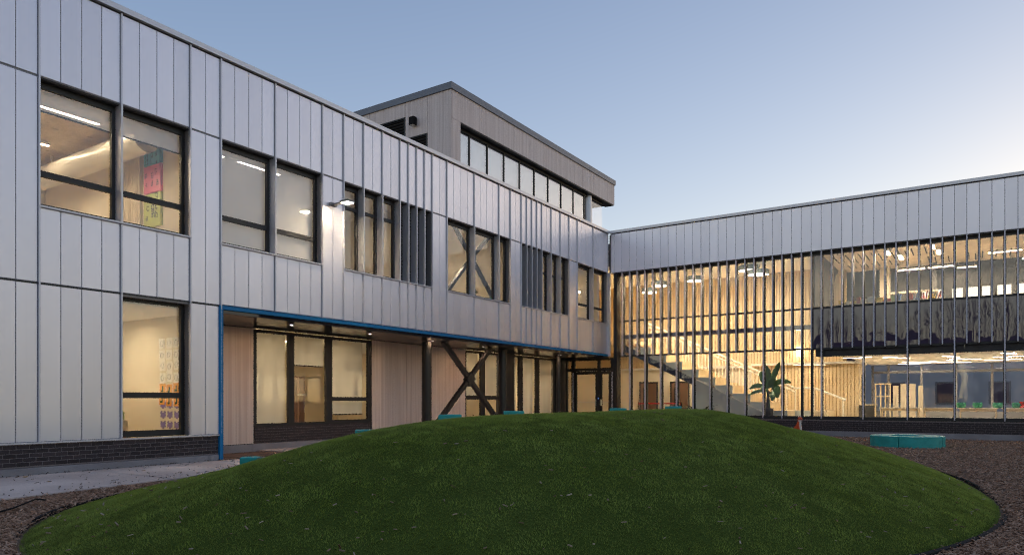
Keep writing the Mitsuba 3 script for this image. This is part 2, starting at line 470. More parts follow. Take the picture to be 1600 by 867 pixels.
def blind(key, side, off, u0, u1, z0, z1, mat='shade_cloth'):
    nu = max(2, int((u1 - u0) / .08)); nz = 2
    U, Z = np.meshgrid(np.linspace(u0, u1, nu + 1), np.linspace(z0, z1, nz + 1), indexing='ij')
    d = .004 * np.sin(U * 23 + z0) + .003 * np.sin(U * 51)
    P = np.stack([off + d, U, Z], -1) if side == 'L' else np.stack([U, off - d, Z], -1)
    idx = np.arange((nu + 1) * (nz + 1)).reshape(nu + 1, nz + 1)
    F = np.stack([idx[:-1, :-1], idx[1:, :-1], idx[1:, 1:], idx[:-1, 1:]], -1).reshape(-1, 4)
    mb = MB().add(P.reshape(-1, 3), F)
    k = put(key + '__blind', mb, mat, smooth=True)
    b = MB(); wbox(b, side, off, u0, u1, -.008, .008, z0 - .03, z0)
    put(key + '__blind_bar', b, 'frame_black' if mat != 'shade_mesh' else 'shade_mesh')
    return k

REC = .245                                               # how far the glass stands back
def sill_strip(y0, y1, z=ZS):
    put(W + '__sill', MB().box(-.25, .055, y0 - .01, y1 + .01, z - .035, z - .004), 'fin_metal')
def head_liner(y0, y1):
    put(W + '__head_liner', MB().box(-.25, -.036, y0, y1, ZJ - .02, ZJ - .001), 'backing')

def lwin(ka, kb, trans=(), top=.11, fr=.07):
    y0, y1 = K(ka) + .021, K(kb) - .021
    return window(W, 'L', -.18, y0, y1, ZS + .0, ZJ - .022, fr=fr, trans=trans, depth=.08, top=top, sill=.075)

for a, b in WINS:
    sill_strip(K(a), K(b)); head_liner(K(a), K(b))
wA = [lwin(64, 60, [(5.41, .11)]), lwin(60, 56, [(5.41, .11)])]
wB = [lwin(54, 50, [(5.41, .11)]), lwin(50, 46, [(5.41, .11)])]
for w_, a, b in ((wA[0], 64, 60), (wA[1], 60, 56)):
    blind(w_, 'L', -.31, K(a) + .06, K(b) - .06, 6.62, 7.08, 'shade_open')
for w_, a, b in ((wB[0], 54, 50), (wB[1], 50, 46)):
    blind(w_, 'L', -.31, K(a) + .06, K(b) - .06, 4.82, 7.08, 'shade_open')
wC = [lwin(44, 42, [(6.50, .09)]), lwin(42, 40, [(6.50, .09)]), lwin(40, 38, [(6.50, .09)])]
wD = [lwin(32, 28), lwin(28, 24), lwin(24, 22)]
wE = [lwin(16, 14, [(6.30, .08)]), lwin(14, 12, [(6.30, .08)]), lwin(12, 10, [(6.30, .08)])]
wF = [lwin(8, 4, [(5.42, .09)]), lwin(4, 0, [(5.42, .09)])]
for a, b in ((38, 34), (20, 16)):                         # blind louvre bays between the narrow fins
    for k in range(b, a):
        put(W + '__dark_panel', MB().box(-.26, -.20, K(k + 1) + .021, K(k) - .021, ZS, ZJ - .022), 'frame_black')
wG = window(W, 'L', -.18, K(60) + .021, K(56) - .021, ZB + .005, ZL - .012, fr=.085, trans=[(1.32, .12)], depth=.08, top=.10, sill=.13)

# portal of the recessed ground floor --------------------------------
YP = K(54)
XR = -2.2
put(W + '__portal_trim', MB().box(-.12, .038, YP + .042, .04, 3.272, 3.358).box(-.12, .040, YP - .042, YP + .042, -.12, 3.358), 'blue_trim')
SOF = 3.19
sof = num(W + '__soffit')
sy = [YP + .08, -17.3, -14.4, -11.5, -8.6, -5.7, -2.85, .1]
for a, b in zip(sy[:-1], sy[1:]):
    for x0, x1 in ((XR, -1.1), (-1.1, -.11)):
        put(sof + '__panel', MB().box(x0 + .004, x1 - .004, a + .004, b - .004, SOF, SOF + .03), 'soffit')
put(sof + '__deck', MB().box(XR, -.12, YP + .08, .1, SOF + .04, SOF + .10), 'backing')
put(W + '__beam', MB().box(-.118, -.035, YP + .07, .03, 3.195, 3.271), 'soffit')
put(W + '__return_wall', MB().box(XR, -.12, YP - .06, YP + .06, 0, SOF + .1), 'clad_wood')
rw = num(W + '__recess_wall')
bx(rw + '__backing', 'backing', -2.5, -2.235, -19.85, -17.66, .03, SOF); bx(rw + '__backing', 'backing', -2.5, -2.235, -13.1, -8.12, .03, SOF)
for a, b in ((-19.9, -18.75), (-18.75, -17.64), (-13.12, -11.45), (-11.45, -9.73), (-9.73, -8.10)):
    put(rw + '__board', panel_mesh('L', XR, a + .004, b - .004, -.03, 0, .045, SOF - .012, .004), 'clad_wood')

# three tall lights left of the first boarded wall
w1 = window(W, 'L', XR - .03, -17.62, -16.345, .50, 3.17, fr=.10, depth=.09, top=.08, sill=.08)
w2 = window(W, 'L', XR - .03, -16.345, -14.94, .50, 3.17, fr=.10, depth=.09, top=.08, sill=.08)
w3 = window(W, 'L', XR - .03, -14.94, -13.14, .50, 3.17, fr=.14, trans=[(1.27, .12)], depth=.09, top=.08, sill=.12)
blind(w1, 'L', -2.42, -17.6, -16.42, .55, 3.10)
blind(w2, 'L', -2.42, -16.27, -15.02, 2.26, 3.10)
blind(w3, 'L', -2.42, -14.85, -13.36, .80, 3.10)
# lights behind the cross brace, and on to the entrance
w4 = window(W, 'L', XR - .03, -8.08, -5.60, .10, 3.17, fr=.07, mull=[(-6.90, .28)], trans=[(1.33, .14)], depth=.09, top=.08, sill=.5)
blind(w4, 'L', -2.42, -8.0, -7.05, 1.42, 3.10); blind(w4, 'L', -2.42, -6.76, -5.68, 1.42, 3.10)
w5 = window(W, 'L', XR - .03, -4.72, -1.06, .10, 3.17, fr=.08, mull=[(-4.08, .30), (-2.68, .30)], depth=.09, top=.09, sill=.10)
for a, b in ((-4.62, -4.24), (-3.92, -2.84), (-2.52, -1.16)):
    blind(w5, 'L', -2.42, a, b, .2, 3.08)
put(W + '__pier', MB().box(-2.5, -2.16, -5.60, -4.72, .0, SOF).box(-2.5, -2.16, -1.06, -.1, .0, SOF), 'frame_black')

# round steel columns and the cross brace under the overhang
for y in (-11.75, -7.25):
    c = num(W + '__column')
    put(c + '__shaft', MB().tube([(-1.05, y, -.13), (-1.05, y, SOF - .02)], .165, 28), 'dark_steel', smooth=40)
    put(c + '__base_plate', MB().lathe([(.0, .0), (.24, .0), (.24, .03), (.0, .03)], (-1.05, y, -.135), 28), 'dark_steel')
put(W + '__slim_column', MB().tube([(-1.05, -2.9, -.13), (-1.05, -2.9, SOF - .02)], .10, 20), 'dark_steel', smooth=40)
br = num(W + '__brace')
A0, A1 = np.array([-.9, -11.05, 3.22]), np.array([-.9, -7.65, .35])
B0, B1 = np.array([-.9, -8.2, 3.22]), np.array([-.9, -11.5, .35])
def strut(a, b, w):
    d = (b - a) / np.linalg.norm(b - a); s = np.cross(d, [1, 0, 0])
    return MB().obox((a + b) / 2, d * np.linalg.norm(b - a) / 2, s * w, np.array([w, 0, 0]))
put(br + '__strut', strut(A0, A1, .075), 'dark_steel')
put(br + '__strut', strut(B0, B1, .072), 'dark_steel')
put(br + '__gusset', MB().obox((-.9, -9.58, 1.98), (.09, 0, 0), (0, .14, .14), (0, -.12, .12)), 'dark_steel')

# entrance at the inner corner: wall facing the courtyard
EY = -.15
d_ = num(W + '__entrance')
fm = MB()
for a, b in ((-2.2, -2.12), (-1.90, -1.72), (-.52, -.40), (.16, .30)):
    fm.box(a, b, EY, EY + .10, .0, SOF)
for z0, z1 in ((2.60, 2.74), (3.10, 3.19)):
    fm.box(-2.12, .16, EY + .002, EY + .09, z0, z1)
put(d_ + '__frame', fm, 'frame_black')
for a, b in ((-2.12, -1.90),):
    pane_at(d_ + '__pane', 'R', EY + .05, a, b, .05, 2.6)
for a, b in ((-2.12, -1.90), (-1.72, -.52), (-.40, .16)):
    pane_at(d_ + '__pane', 'R', EY + .05, a, b, 2.74, 3.10)
for a, b, hx in ((-1.72, -.52, -.62), (-.40, .16, -.33)):
    dk = num(W + '__door')
    f = MB().box(a + .005, a + .10, EY + .03, EY + .085, .02, 2.59).box(b - .12, b - .005, EY + .03, EY + .085, .02, 2.59)
    f.box(a + .10, b - .12, EY + .031, EY + .084, 2.45, 2.59).box(a + .10, b - .12, EY + .031, EY + .084, .02, .27)
    put(dk + '__frame', f, 'frame_black')
    pane_at(dk + '__pane', 'R', EY + .057, a + .10, b - .12, .27, 2.45)
    put(dk + '__handle', MB().box(hx - .03, hx + .03, EY - .05, EY + .03, .98, 1.28), 'chrome')
    put(dk + '__push_bar', MB().box(a + .10, b - .12, EY + .09, EY + .14, 1.12, 1.18), 'chrome')
for x in (-1.80, .24):
    put(d_ + '__edge_trim', MB().box(x - .015, x + .015, EY - .03, EY - .002, .0, 2.55), 'fin_metal')
rd = thing('card_reader', 'small black card reader with a blue light between the two entrance doors', 'card reader')
put(rd + '__case', MB().box(-.50, -.42, EY - .025, EY - .002, 1.22, 1.36), 'black_plastic')
lamp(rd + '__light', MB().add([(-.475, EY - .027, 1.30), (-.445, EY - .027, 1.30), (-.445, EY - .027, 1.33), (-.475, EY - .027, 1.33)], [[0, 1, 2, 3]]), (.1, .5, 2.0))
put(W + '__corner_post', MB().box(.30, .46, EY + .02, .30, -.1, ZJ - .03), 'frame_black')

# rooms of the left wing ---------------------------------------------
def room(parent, x0, x1, y0, y1, z0, z1, wm='wall_cream', cm='ceiling_white', fmat='floor_vinyl', sides=(1, 1)):
    r = num(parent + '__room')
    put(r + '__back_wall', MB().box(x0 - .1, x0, y0, y1, z0, z1), wm)
    put(r + '__ceiling', MB().box(x0, x1, y0, y1, z1, z1 + .05), cm)
    put(r + '__floor', MB().box(x0, x1, y0, y1, z0 - .05, z0), fmat)
    if sides[0]:
        put(r + '__side_wall', MB().box(x0, x1, y0 - .05, y0, z0, z1), wm)
    if sides[1]:
        put(r + '__side_wall', MB().box(x0, x1, y1, y1 + .05, z0, z1), wm)
    return r
UP = [(K(KMAX) + .3, K(55)), (K(55), K(45)), (K(45), K(33)), (K(33), K(21)), (K(21), K(9)), (K(9), -.4)]
for i, (a, b) in enumerate(UP):
    room(W, -7.4, -.31, a + .06, b - .06, 4.05, 7.5, cm='ceiling_tan' if i == 0 else 'ceiling_white')
put(W + '__slab', MB().box(-7.5, -.31, K(KMAX), -.35, 3.3, 3.98), 'wall_white')
room(W, -7.4, -.31, K(KMAX) + .3, YP - .12, .02, 3.22)
room(W, -9.0, -2.51, -19.8, -8.3, .02, 3.22)
room(W, -9.0, -2.51, -8.15, -1.0, .02, 3.22)
CL = 'linear lights in the classrooms'
ncl = {}
def cl(x, y, z, lx, ly, e, w, col=WARM):
    ncl[w] = ncl.get(w, -1) + 1
    linear_light(f'{["", "another ", "third "][ncl[w]]}slim ceiling light behind {w}', CL + ' behind ' + w, x, y, z, lx, ly, (col * e).tolist())
WAs, WBs = 'the upper window nearest the left edge', 'the second upper window from the left'
for x, y in ((-2.2, -22.9), (-4.6, -22.9), (-3.4, -27.0)):
    cl(x, y, 7.40, .12, 2.4, 27, WAs)
for x, y in ((-1.6, -19.6), (-1.6, -17.9), (-4.4, -18.7)):
    cl(x, y, 7.35, .12, 1.3, 11, WBs, np.array([1, .88, .74]))
cl(-2.4, -14.5, 7.3, .12, 2.0, 12, 'the narrow window beside the wall lamp')
cl(-2.4, -10.0, 7.3, 1.3, .12, 34, 'the upper window with the steel brace')
cl(-2.4, -5.6, 7.3, .12, 2.0, 14, 'the last narrow window before the corner')
cl(-2.2, -1.9, 7.3, .9, .12, 34, 'the last upper window before the corner')
for x, y in ((-3.0, -22.2), (-3.0, -26.0)):
    cl(x, y, 3.12, .12, 2.4, 26, 'the tall ground floor window at the left')
for x, y in ((-4.3, -17.2), (-4.3, -14.8), (-5.9, -16.0)):
    cl(x, y, 3.12, 2.4, .12, 26, 'the recessed ground floor blinds')
for x, y in ((-4.0, -7.0), (-4.0, -3.2)):
    cl(x, y, 3.12, .3, 1.5, 13, 'the recessed blinds by the entrance')
dct = thing('ventilation_duct', 'fat round white air duct hanging in the upper room at the left', 'air duct')
put(dct + '__tube', MB().tube([(-7.3, -21.2, 7.0), (-4.0, -21.2, 7.0), (-1.15, -21.2, 7.0)], .27, 28), 'duct_metal', smooth=40)
for x in (-5.6, -2.6):
    put(dct + '__hanger', MB().tube([(x, -21.2, 7.26), (x, -21.2, 7.5)], .02, 6), 'duct_metal')
# things on the walls of the upper left room
PY = K(55) - .06 - .052
sl = thing('ribbed_wall_panel', 'pale ribbed timber panel on the side wall of the upper left room', 'wall panel')
for i in range(14):
    x = -3.85 + .105 * i
    put(sl + '__rib', MB().box(x, x + .07, PY - .04, PY + .05, 4.1, 7.3), 'board_cream')
mats = ['paper_teal', 'paper_pink', 'paper_lime']
for i, (z1, z0) in enumerate(((7.42, 6.76), (6.74, 6.10), (6.08, 5.30))):
    ch = thing('alphabet_chart', ['teal letter chart, top of the column in the upper left room', 'pink letter chart in the middle of the column in the upper left room', 'lime letter chart at the foot of the column in the upper left room'][i], 'wall chart')
    put(ch + '__sheet', MB().box(-2.28, -1.58, PY - .012, PY + .05, z0, z1), mats[i])
    mk = MB()
    for r in range(3):
        for c in range(3):
            s = .05 + .05 * rng.random()
            cx_, cz_ = -2.20 + .2 * c + rng.uniform(-.03, .03), z0 + .16 + r * .24 + rng.uniform(-.04, .04)
            tm = meshkit.text_mesh('abcdegkmpqsu'[int(rng.integers(0, 12))], s * 1.8, .002)
            v = np.array(tm.vertices)
            mk.add(np.stack([cx_ + v[:, 0], PY - .0135 + v[:, 2] * -1, cz_ + v[:, 1]], 1), tm.faces)
    put(ch + '__letters', mk, 'ink')
ch = thing('dot_chart', 'small printed cards stuck in rows on the back wall of the upper left room', 'wall cards')
mk = MB()
for r in range(4):
    for c in range(6):
        if rng.random() < .8:
            y, z = -22.1 + .26 * c, 5.0 + .26 * r
            mk.box(-7.4 + .004, -7.39, y, y + .1 + .08 * rng.random(), z, z + .12)
put(ch + '__cards', mk, 'paper_violet', kind='stuff')
# papers in the ground floor room
GY = YP - .12
pg = 'drawings pinned up behind the tall ground floor window'
for r in range(6):
    for c in range(4):
        x = -2.25 + .30 * c + rng.uniform(-.02, .02); z = 2.72 - .275 * r + rng.uniform(-.02, .02)
        o = r >= 4
        k = thing('pinned_drawing', (f'orange sheet with a dark figure, {ORD[r - 4]} orange row, {ORD[c]} from the left' if o else f'white sheet with a drawn ring, {ORD[r]} row from the top, {ORD[c]} from the left'), 'drawing', ('orange ' if o else 'white ') + pg)
        put(k + '__sheet', MB().box(x, x + .24, GY - .008 - .004 * rng.random(), GY + .02, z - .25, z), 'paper_orange' if o else 'paper_white')
        mk = MB()
        if o:
            mk.box(x + .11, x + .15, GY - .016, GY - .004, z - .2, z - .05).box(x + .06, x + .15, GY - .0162, GY - .004, z - .2, z - .15)
            put(k + '__figure', mk, 'leaf_dark')
        else:
            t = np.linspace(0, 2 * np.pi, 13)
            mk.tube(np.stack([x + .12 + .065 * np.cos(t), np.full(13, GY - .014), z - .125 + .065 * np.sin(t)], 1), .004, 4, False)
            put(k + '__ring', mk, 'ink')
for r in range(3):
    k = thing('paper_garland', ['top', 'middle', 'lowest'][r] + ' row of violet paper shapes behind the tall ground floor window', 'paper garland')
    for c in range(4):
        x = -2.2 + .29 * c
        mk = MB()
        for i in range(3):
            mk.box(x + .07 * i, x + .065 + .07 * i, GY - .01, GY + .02, 1.05 - .24 * r - .03 * (i % 2), 1.2 - .24 * r - .03 * (i % 2))
        put(k + '__shape', mk, 'paper_violet')
k = thing('toy_shelf', 'low shelf with pink and green boxes inside the tall ground floor window', 'shelf')
put(k + '__carcass', MB().box(-3.6, -2.5, -21.3, -20.9, .02, .75), 'board_cream')
put(k + '__box', MB().box(-3.3, -2.9, -21.25, -20.95, .76, 1.05), 'paper_pink'); put(k + '__box', MB().box(-2.85, -2.55, -21.25, -20.95, .76, .95), 'paper_lime')

# steel brace, pendant, plants behind the fourth upper window
k = num(W + '__inner_brace')
for a, b in (((-.62, -11.6, 4.5), (-.62, -9.83, 6.25)), ((-.62, -9.83, 6.25), (-.62, -8.0, 4.5)), ((-.62, -9.83, 6.25), (-.62, -11.2, 7.5)), ((-.62, -9.83, 6.25), (-.62, -8.4, 7.5))):
    put(k + '__strut', strut(np.array(a), np.array(b), .055), 'dark_steel')
put(k + '__node', MB().lathe([(0, -.01), (.17, -.01), (.17, .15), (0, .15)], (-.62, -9.83, 6.18), 20), 'dark_steel')
def plant(base, label, x, y, z, h, n, leafm, potm='pot_black', pr=.12, ph=.22, spread=.6, lw=.06, cat='plant'):
    k = thing(base, label, cat)
    put(k + '__pot', MB().lathe([(.0, 0), (pr * .75, 0), (pr, ph), (pr * .9, ph), (pr * .85, ph - .03), (0, ph - .03)], (x, y, z), 20), potm, smooth=40)
    r = np.random.default_rng(n + int(100 * h))
    for i in range(n):
        a = i * 2.4 + r.uniform(-.3, .3); L = h * r.uniform(.7, 1.1)
        t = np.linspace(0, 1, 7); out = spread * L * t ** 1.3; up = L * (t - .35 * spread * t ** 2.4)
        c = np.stack([x + out * np.cos(a), y + out * np.sin(a), z + ph - .03 + up], 1)
        wd = lw * np.sin(np.pi * np.clip(t * .97 + .03, 0, 1)) ** .7 + .003
        s = np.array([-np.sin(a), np.cos(a), 0])
        V = np.vstack([c - s * wd[:, None], c + np.array([0, 0, -.3]) * wd[:, None] * 0.6, c + s * wd[:, None]])
        F = []
        for j in range(6):
            F += [[j, j + 1, 8 + j, 7 + j], [7 + j, 8 + j, 15 + j, 14 + j]]
        put(k + '__leaf', MB().add(V, F), leafm, smooth=True)
    return k
plant('sill_plant', 'small round green plant in a dark pot on the sill beside the steel brace', -.42, -9.95, ZS + .03, .22, 9, 'leaf_green', 'pot_black', .07, .12, .8, .035)
plant('sill_plant', 'small green plant in a teal pot on the sill, right of the steel brace', -.42, -8.85, ZS + .03, .2, 9, 'leaf_green', 'teal_paint', .09, .14, .8, .035)
# pictures and a lamp behind the last upper window
for i, z in enumerate((6.05, 5.65)):
    k = thing('framed_picture', ['upper', 'lower'][i] + ' small framed picture in the last upper room before the corner', 'picture')
    put(k + '__frame', MB().box(-2.6, -2.2, -.60, -.48, z - .17, z + .17), 'board_cream')
    put(k + '__print', MB().box(-2.55, -2.25, -.606, -.5, z - .12, z + .12), 'paper_white')

# folded partition boards behind the half raised blind
k = thing('coat_rack', 'tall timber rack with dark uprights inside the half open recessed blind', 'rack')
for x, y in ((-4.1, -15.3), (-4.1, -14.75), (-4.3, -14.3)):
    put(k + '__post', MB().box(x - .07, x + .07, y - .12, y + .12, .03, 2.0), 'door_wood')
put(k + '__rail', MB().box(-4.14, -4.06, -16.4, -14.2, 1.38, 1.44), 'duct_metal')
put(k + '__panel', MB().box(-4.4, -4.36, -16.5, -15.5, .05, 1.95), 'board_cream')

# soffit downlights ----------------------------------------------------
for i, y in enumerate((-17.53, -14.65, -11.77, -8.87, -5.97, -3.17)):
    k = thing('downlight', f'round downlight in the glossy dark soffit, {ORD[i]} from the left', 'downlight', 'downlights in the soffit of the left wing')
    put(k + '__rim', MB().lathe([(.030, .0), (.045, -.006), (.05, 0.0)], (-.78, y, SOF - .001), 20), 'fin_metal')
    lamp(k + '__lens', MB().lathe([(.001, 0), (.030, 0)], (-.78, y, SOF - .003), 20), (np.array([1, .64, .36]) * 480).tolist())

# the lit wall lamp ------------------------------------------------------
k = thing('wall_lamp', 'lit wall lamp on a flat arm between the second and third upper windows', 'wall lamp')
ly, lz = -16.85, 6.37
put(k + '__arm', MB().box(.003, .10, ly - .10, ly + .10, lz - .02, lz + .06).box(.10, .55, ly - .05, ly + .05, lz + .0, lz + .035), 'jamb_metal')
put(k + '__head', MB().box(.44, .72, ly - .13, ly + .13, lz - .015, lz + .045), 'jamb_metal')
lamp(k + '__lens', down_face(.46, .70, ly - .11, ly + .11, lz - .017), (np.array([1, .80, .50]) * 130).tolist())

# ================================================================== ROOFTOP STOREY
R3 = thing('rooftop_storey', 'timber clad rooftop storey with a band of tall windows above the left wing', 'building')
PX, PYs, PYn, ZT, ZF = -5.85, -4.37, 13.05, 15.5, 14.2
put(R3 + '__wall', MB().box(-20, PX - .05, PYs + .05, PYs + .3, 8.5, ZT).box(PX - .35, PX - .05, PYs + .3, PYn - .05, ZF + .02, ZT).box(-20, PX - .36, PYn - .35, PYn - .05, ZF + .02, ZT).box(PX - .35, PX - .05, PYs + .3, -3.70, 8.5, ZF + .02), 'backing')
for a, b in zip((-4.33, -2.0, -.55, .93, 2.42, 3.95, 5.47, 7.0, 8.5, 10.0, 11.55), (-2.0, -.55, .93, 2.42, 3.95, 5.47, 7.0, 8.5, 10.0, 11.55, PYn)):
    put(R3 + '__board', panel_mesh('L', PX, a + .005, b - .005, -.03, 0, ZF, ZT, .004), 'clad_wood_dusk')
put(R3 + '__board', panel_mesh('L', PX, -4.33, -3.66, -.03, 0, 8.6, ZF - .01, .004), 'clad_wood_dusk')
for a, b, z0 in ((-7.26, PX + .0, 8.6), (-8.64, -7.27, 13.78), (-11.0, -8.65, 14.82), (-12.4, -11.01, 8.6), (-13.8, -12.41, 8.6), (-15.2, -13.81, 8.6)):
    put(R3 + '__board', panel_mesh('R', PYs, a + .005, b - .005, -.03, 0, z0, ZT, .004), 'clad_wood_dusk')
for x0, x1, z1 in ((-8.62, -7.29, 13.76), (-10.98, -8.67, 14.80)):
    lv = num(R3 + '__louvre')
    put(lv + '__frame', MB().box(x0, x0 + .05, PYs - .02, PYs + .04, 11, z1).box(x1 - .05, x1, PYs - .02, PYs + .04, 11, z1).box(x0 + .05, x1 - .05, PYs - .02, PYs + .04, z1 - .05, z1), 'frame_black')
    z = z1 - .10
    while z > 12.2:
        put(lv + '__slat', MB().obox(((x0 + x1) / 2, PYs + .01, z), ((x1 - x0) / 2 - .05, 0, 0), (0, .045, .045), (0, -.006, .006)), 'frame_black')
        z -= .14
put(R3 + '__coping', MB().box(-20, PX + .07, PYs - .07, PYn + .07, ZT + .002, ZT + .31), 'dark_coping')
put(R3 + '__eaves', MB().box(PX - .65, PX - .03, -3.66, PYn - .03, ZF - .05, ZF - .002), 'frame_black')
XG = PX - .40
yy = [-3.66, -2.47, -.98, .51, 2.01, 3.51, 5.02, 6.53, 8.04, 9.46]
fr_ = MB()
for y in yy[1:]:
    fr_.box(XG - .06, XG + .04, y - .035, y + .035, 8.7, ZF - .18)
fr_.box(XG - .06, XG + .05, -3.66, 12.0, ZF - .18, ZF - .051).box(XG - .06, XG + .05, -3.66, -3.6, 8.7, ZF - .18).box(XG - .06, XG + .05, -3.60, 12.0, 8.62, 8.7)
bw = num(R3 + '__window')
put(bw + '__frame', fr_, 'frame_black')
for a, b in zip(yy[:-1], yy[1:]):
    pane_at(bw + '__pane', 'L', XG, a + .036, b - .036, 8.7, ZF - .18, 'glass_coated', wob=.0004)
    blind(bw, 'L', XG - .10, a + .05, b - .05, 8.7, ZF - .2, 'pale_backing')  # pale sheets behind the glass, placed to brighten the panes
put(R3 + '__post', MB().tube([(XG - .1, 10.1, 8.6), (XG - .1, 10.1, ZF - .05)], .30, 24), 'fin_metal', smooth=40)
pane_at(bw + '__pane', 'L', XG, 10.3, 12.0, 8.7, ZF - .18)
pane_at(bw + '__pane', 'R', 12.0, XG - 3.0, XG, 8.7, ZF - .18)
put(R3 + '__core', MB().box(-19.9, -9.6, PYs + .35, PYn - .4, 8.55, ZT - .05), 'pale_backing')
put(R3 + '__floor', MB().box(-9.6, PX - .36, PYs + .35, PYn - .4, 8.45, 8.61), 'roofing')
put(R3 + '__ceiling', MB().box(-9.6, PX - .76, PYs + .35, PYn - .36, ZF - .04, ZF + .01), 'ceiling_white')
k = thing('rooftop_lamp', 'small dark box lamp on the timber side wall of the rooftop storey', 'wall lamp')
put(k + '__body', MB().box(-8.18, -7.88, PYs - .28, PYs - .05, 14.25, 14.62), 'black_plastic')
put(k + '__bracket', MB().box(-8.10, -7.96, PYs - .06, PYs - .002, 14.34, 14.54), 'black_plastic')
put(k + '__lens', MB().box(-8.13, -7.93, PYs - .26, PYs - .08, 14.235, 14.248), 'duct_metal')

# ================================================================== RIGHT WING
B = thing('glazed_wing', 'two storey wing with metal parapet over a glass wall behind upright fins', 'building')
JM = 68
def J(j):
    return .65 + MOD * j
us = [.10, .28] + [J(j) for j in range(JM)]
put(B + '__wall', MB().box(.02, J(JM - 1), .0165, .30, ZJ - .0, 8.9), 'jamb_metal')
for a, b in zip(us[:-1], us[1:]):
    panel(B + '__wall__panel', 'R', 0, a + .001, b - .001, ZJ - .004, ZR - .03)
put(B + '__coping', MB().box(.076, J(JM - 1), -.075, .45, ZR - .005, 9.06), 'fin_metal')
put(B + '__coping_groove', MB().box(.076, J(JM - 1), -.02, -.002, ZR - .028, ZR - .006), 'backing')
put(B + '__roof', MB().box(-4.2, J(JM - 1), .46, 9.4, 8.4, 8.6), 'roofing')
long_f = [1, 3, 5, 7, 9, 11, 13, 15, 17, 19, 23] + list(range(27, JM, 4))
for j in range(JM):
    x = J(j)
    z0 = .50 if j in long_f else 3.26
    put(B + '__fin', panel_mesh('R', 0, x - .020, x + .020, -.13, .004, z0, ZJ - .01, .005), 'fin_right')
put(B + '__head_liner', MB().box(.3, J(JM - 1), .02, .30, ZJ - .05, ZJ - .012), 'frame_black')
# brick base and sill
bb3 = put(B + '__brick_base', MB().box(.30, J(JM - 1), .0185, .30, .03, .47), 'mortar')
bricks(bb3, 'R', .012, 4.2, 17.5, .045, 5, stuff=True, depth=.03)
put(B + '__sill', MB().box(.46, J(JM - 1), .0, .34, .472, .60), 'frame_black')
put(B + '__plinth', MB().box(.30, J(JM - 1), -.004, .30, G - .02, .028), 'plinth_concrete')
# curtain wall
CY = .22
cw = num(B + '__curtain_wall')
XA = J(22) + .12                                          # end of the stair hall
XE = J(JM - 1)
def mullion(x, z0, z1, w=.040):
    put(cw + '__mullion', MB().box(x - w, x + w, CY - .06, CY + .10, z0, z1), 'frame_black')
def transom(x0, x1, z0, z1):
    put(cw + '__transom', MB().box(x0, x1, CY - .045, CY + .08, z0, z1), 'frame_black')
xs_hall = [.47] + [J(j) for j in range(1, 22, 2)] + [J(22)]
for x in xs_hall[1:]:
    mullion(x, .60, 7.0)
for j in range(0, 21, 2):
    mullion(J(j), 3.31, 6.97, .036)
for j in range(24, JM - 1, 2):
    mullion(J(j), 4.92, 6.97, .036)
for z0, z1 in ((3.24, 3.31), (4.845, 4.91), (6.97, 7.06)):
    transom(.46, XA, z0, z1)
put(cw + '__floor_band', MB().box(.47, J(22) - .03, CY + .10, CY + .32, 4.07, 4.25), 'spandrel')
for a, b in zip(xs_hall[:-1], xs_hall[1:]):
    for z0, z1 in ((.60, 3.24), (3.31, 4.845), (4.91, 6.97)):
        pane_at(cw + '__pane', 'R', CY, a + .029, b - .029, z0, z1, wob=.0003)
xs_lib = [J(22)] + [J(j) for j in range(23, JM, 2)]
for x in xs_lib[1:]:
    mullion(x, 4.90, 7.0)
transom(XA, XE, 4.84, 4.92); transom(XA, XE, 6.97, 7.06); transom(XA, XE, 3.22, 3.30)
for a, b in zip(xs_lib[:-1], xs_lib[1:]):
    pane_at(cw + '__pane', 'R', CY, a + .029, b - .029, 4.92, 6.97, wob=.0006)
for j in range(22, JM - 1):                                # dark glass along the floor edge, one sheet per bay
    a, b = J(j) + .006, J(j + 1) - .006
    nu, nz = 9, 26
    U, Z = np.meshgrid(np.linspace(a, b, nu), np.linspace(3.302, 4.838, nz), indexing='ij')
    P3 = np.stack([U * 3.1 + 5 * j, Z * 2.3, U * 0 + j], -1)
    d = .0050 * (meshkit.fbm(P3, 2, 3) - .5) + .003 * np.sin((U - a) / (b - a) * np.pi)
    P = np.stack([U, CY - .03 - d, Z], -1)
    idx = np.arange(nu * nz).reshape(nu, nz)
    F = np.stack([idx[:-1, :-1], idx[1:, :-1], idx[1:, 1:], idx[:-1, 1:]], -1).reshape(-1, 4)
    put(cw + '__spandrel', MB().add(P.reshape(-1, 3), F), 'spandrel', smooth=True)
put(cw + '__floor_edge', MB().box(XA, XE, CY + .03, CY + .22, 3.30, 4.84), 'backing')
xs_low = [J(23)] + [J(j) for j in range(27, JM, 4)]
for x in xs_low:
    mullion(x, .60, 3.24)
pane_at(cw + '__pane', 'R', CY, J(22) + .03, J(23) - .029, .60, 3.22)
for a, b in zip(xs_low[:-1], xs_low[1:]):
    pane_at(cw + '__pane', 'R', CY, a + .029, b - .029, .60, 3.22, wob=.0006)

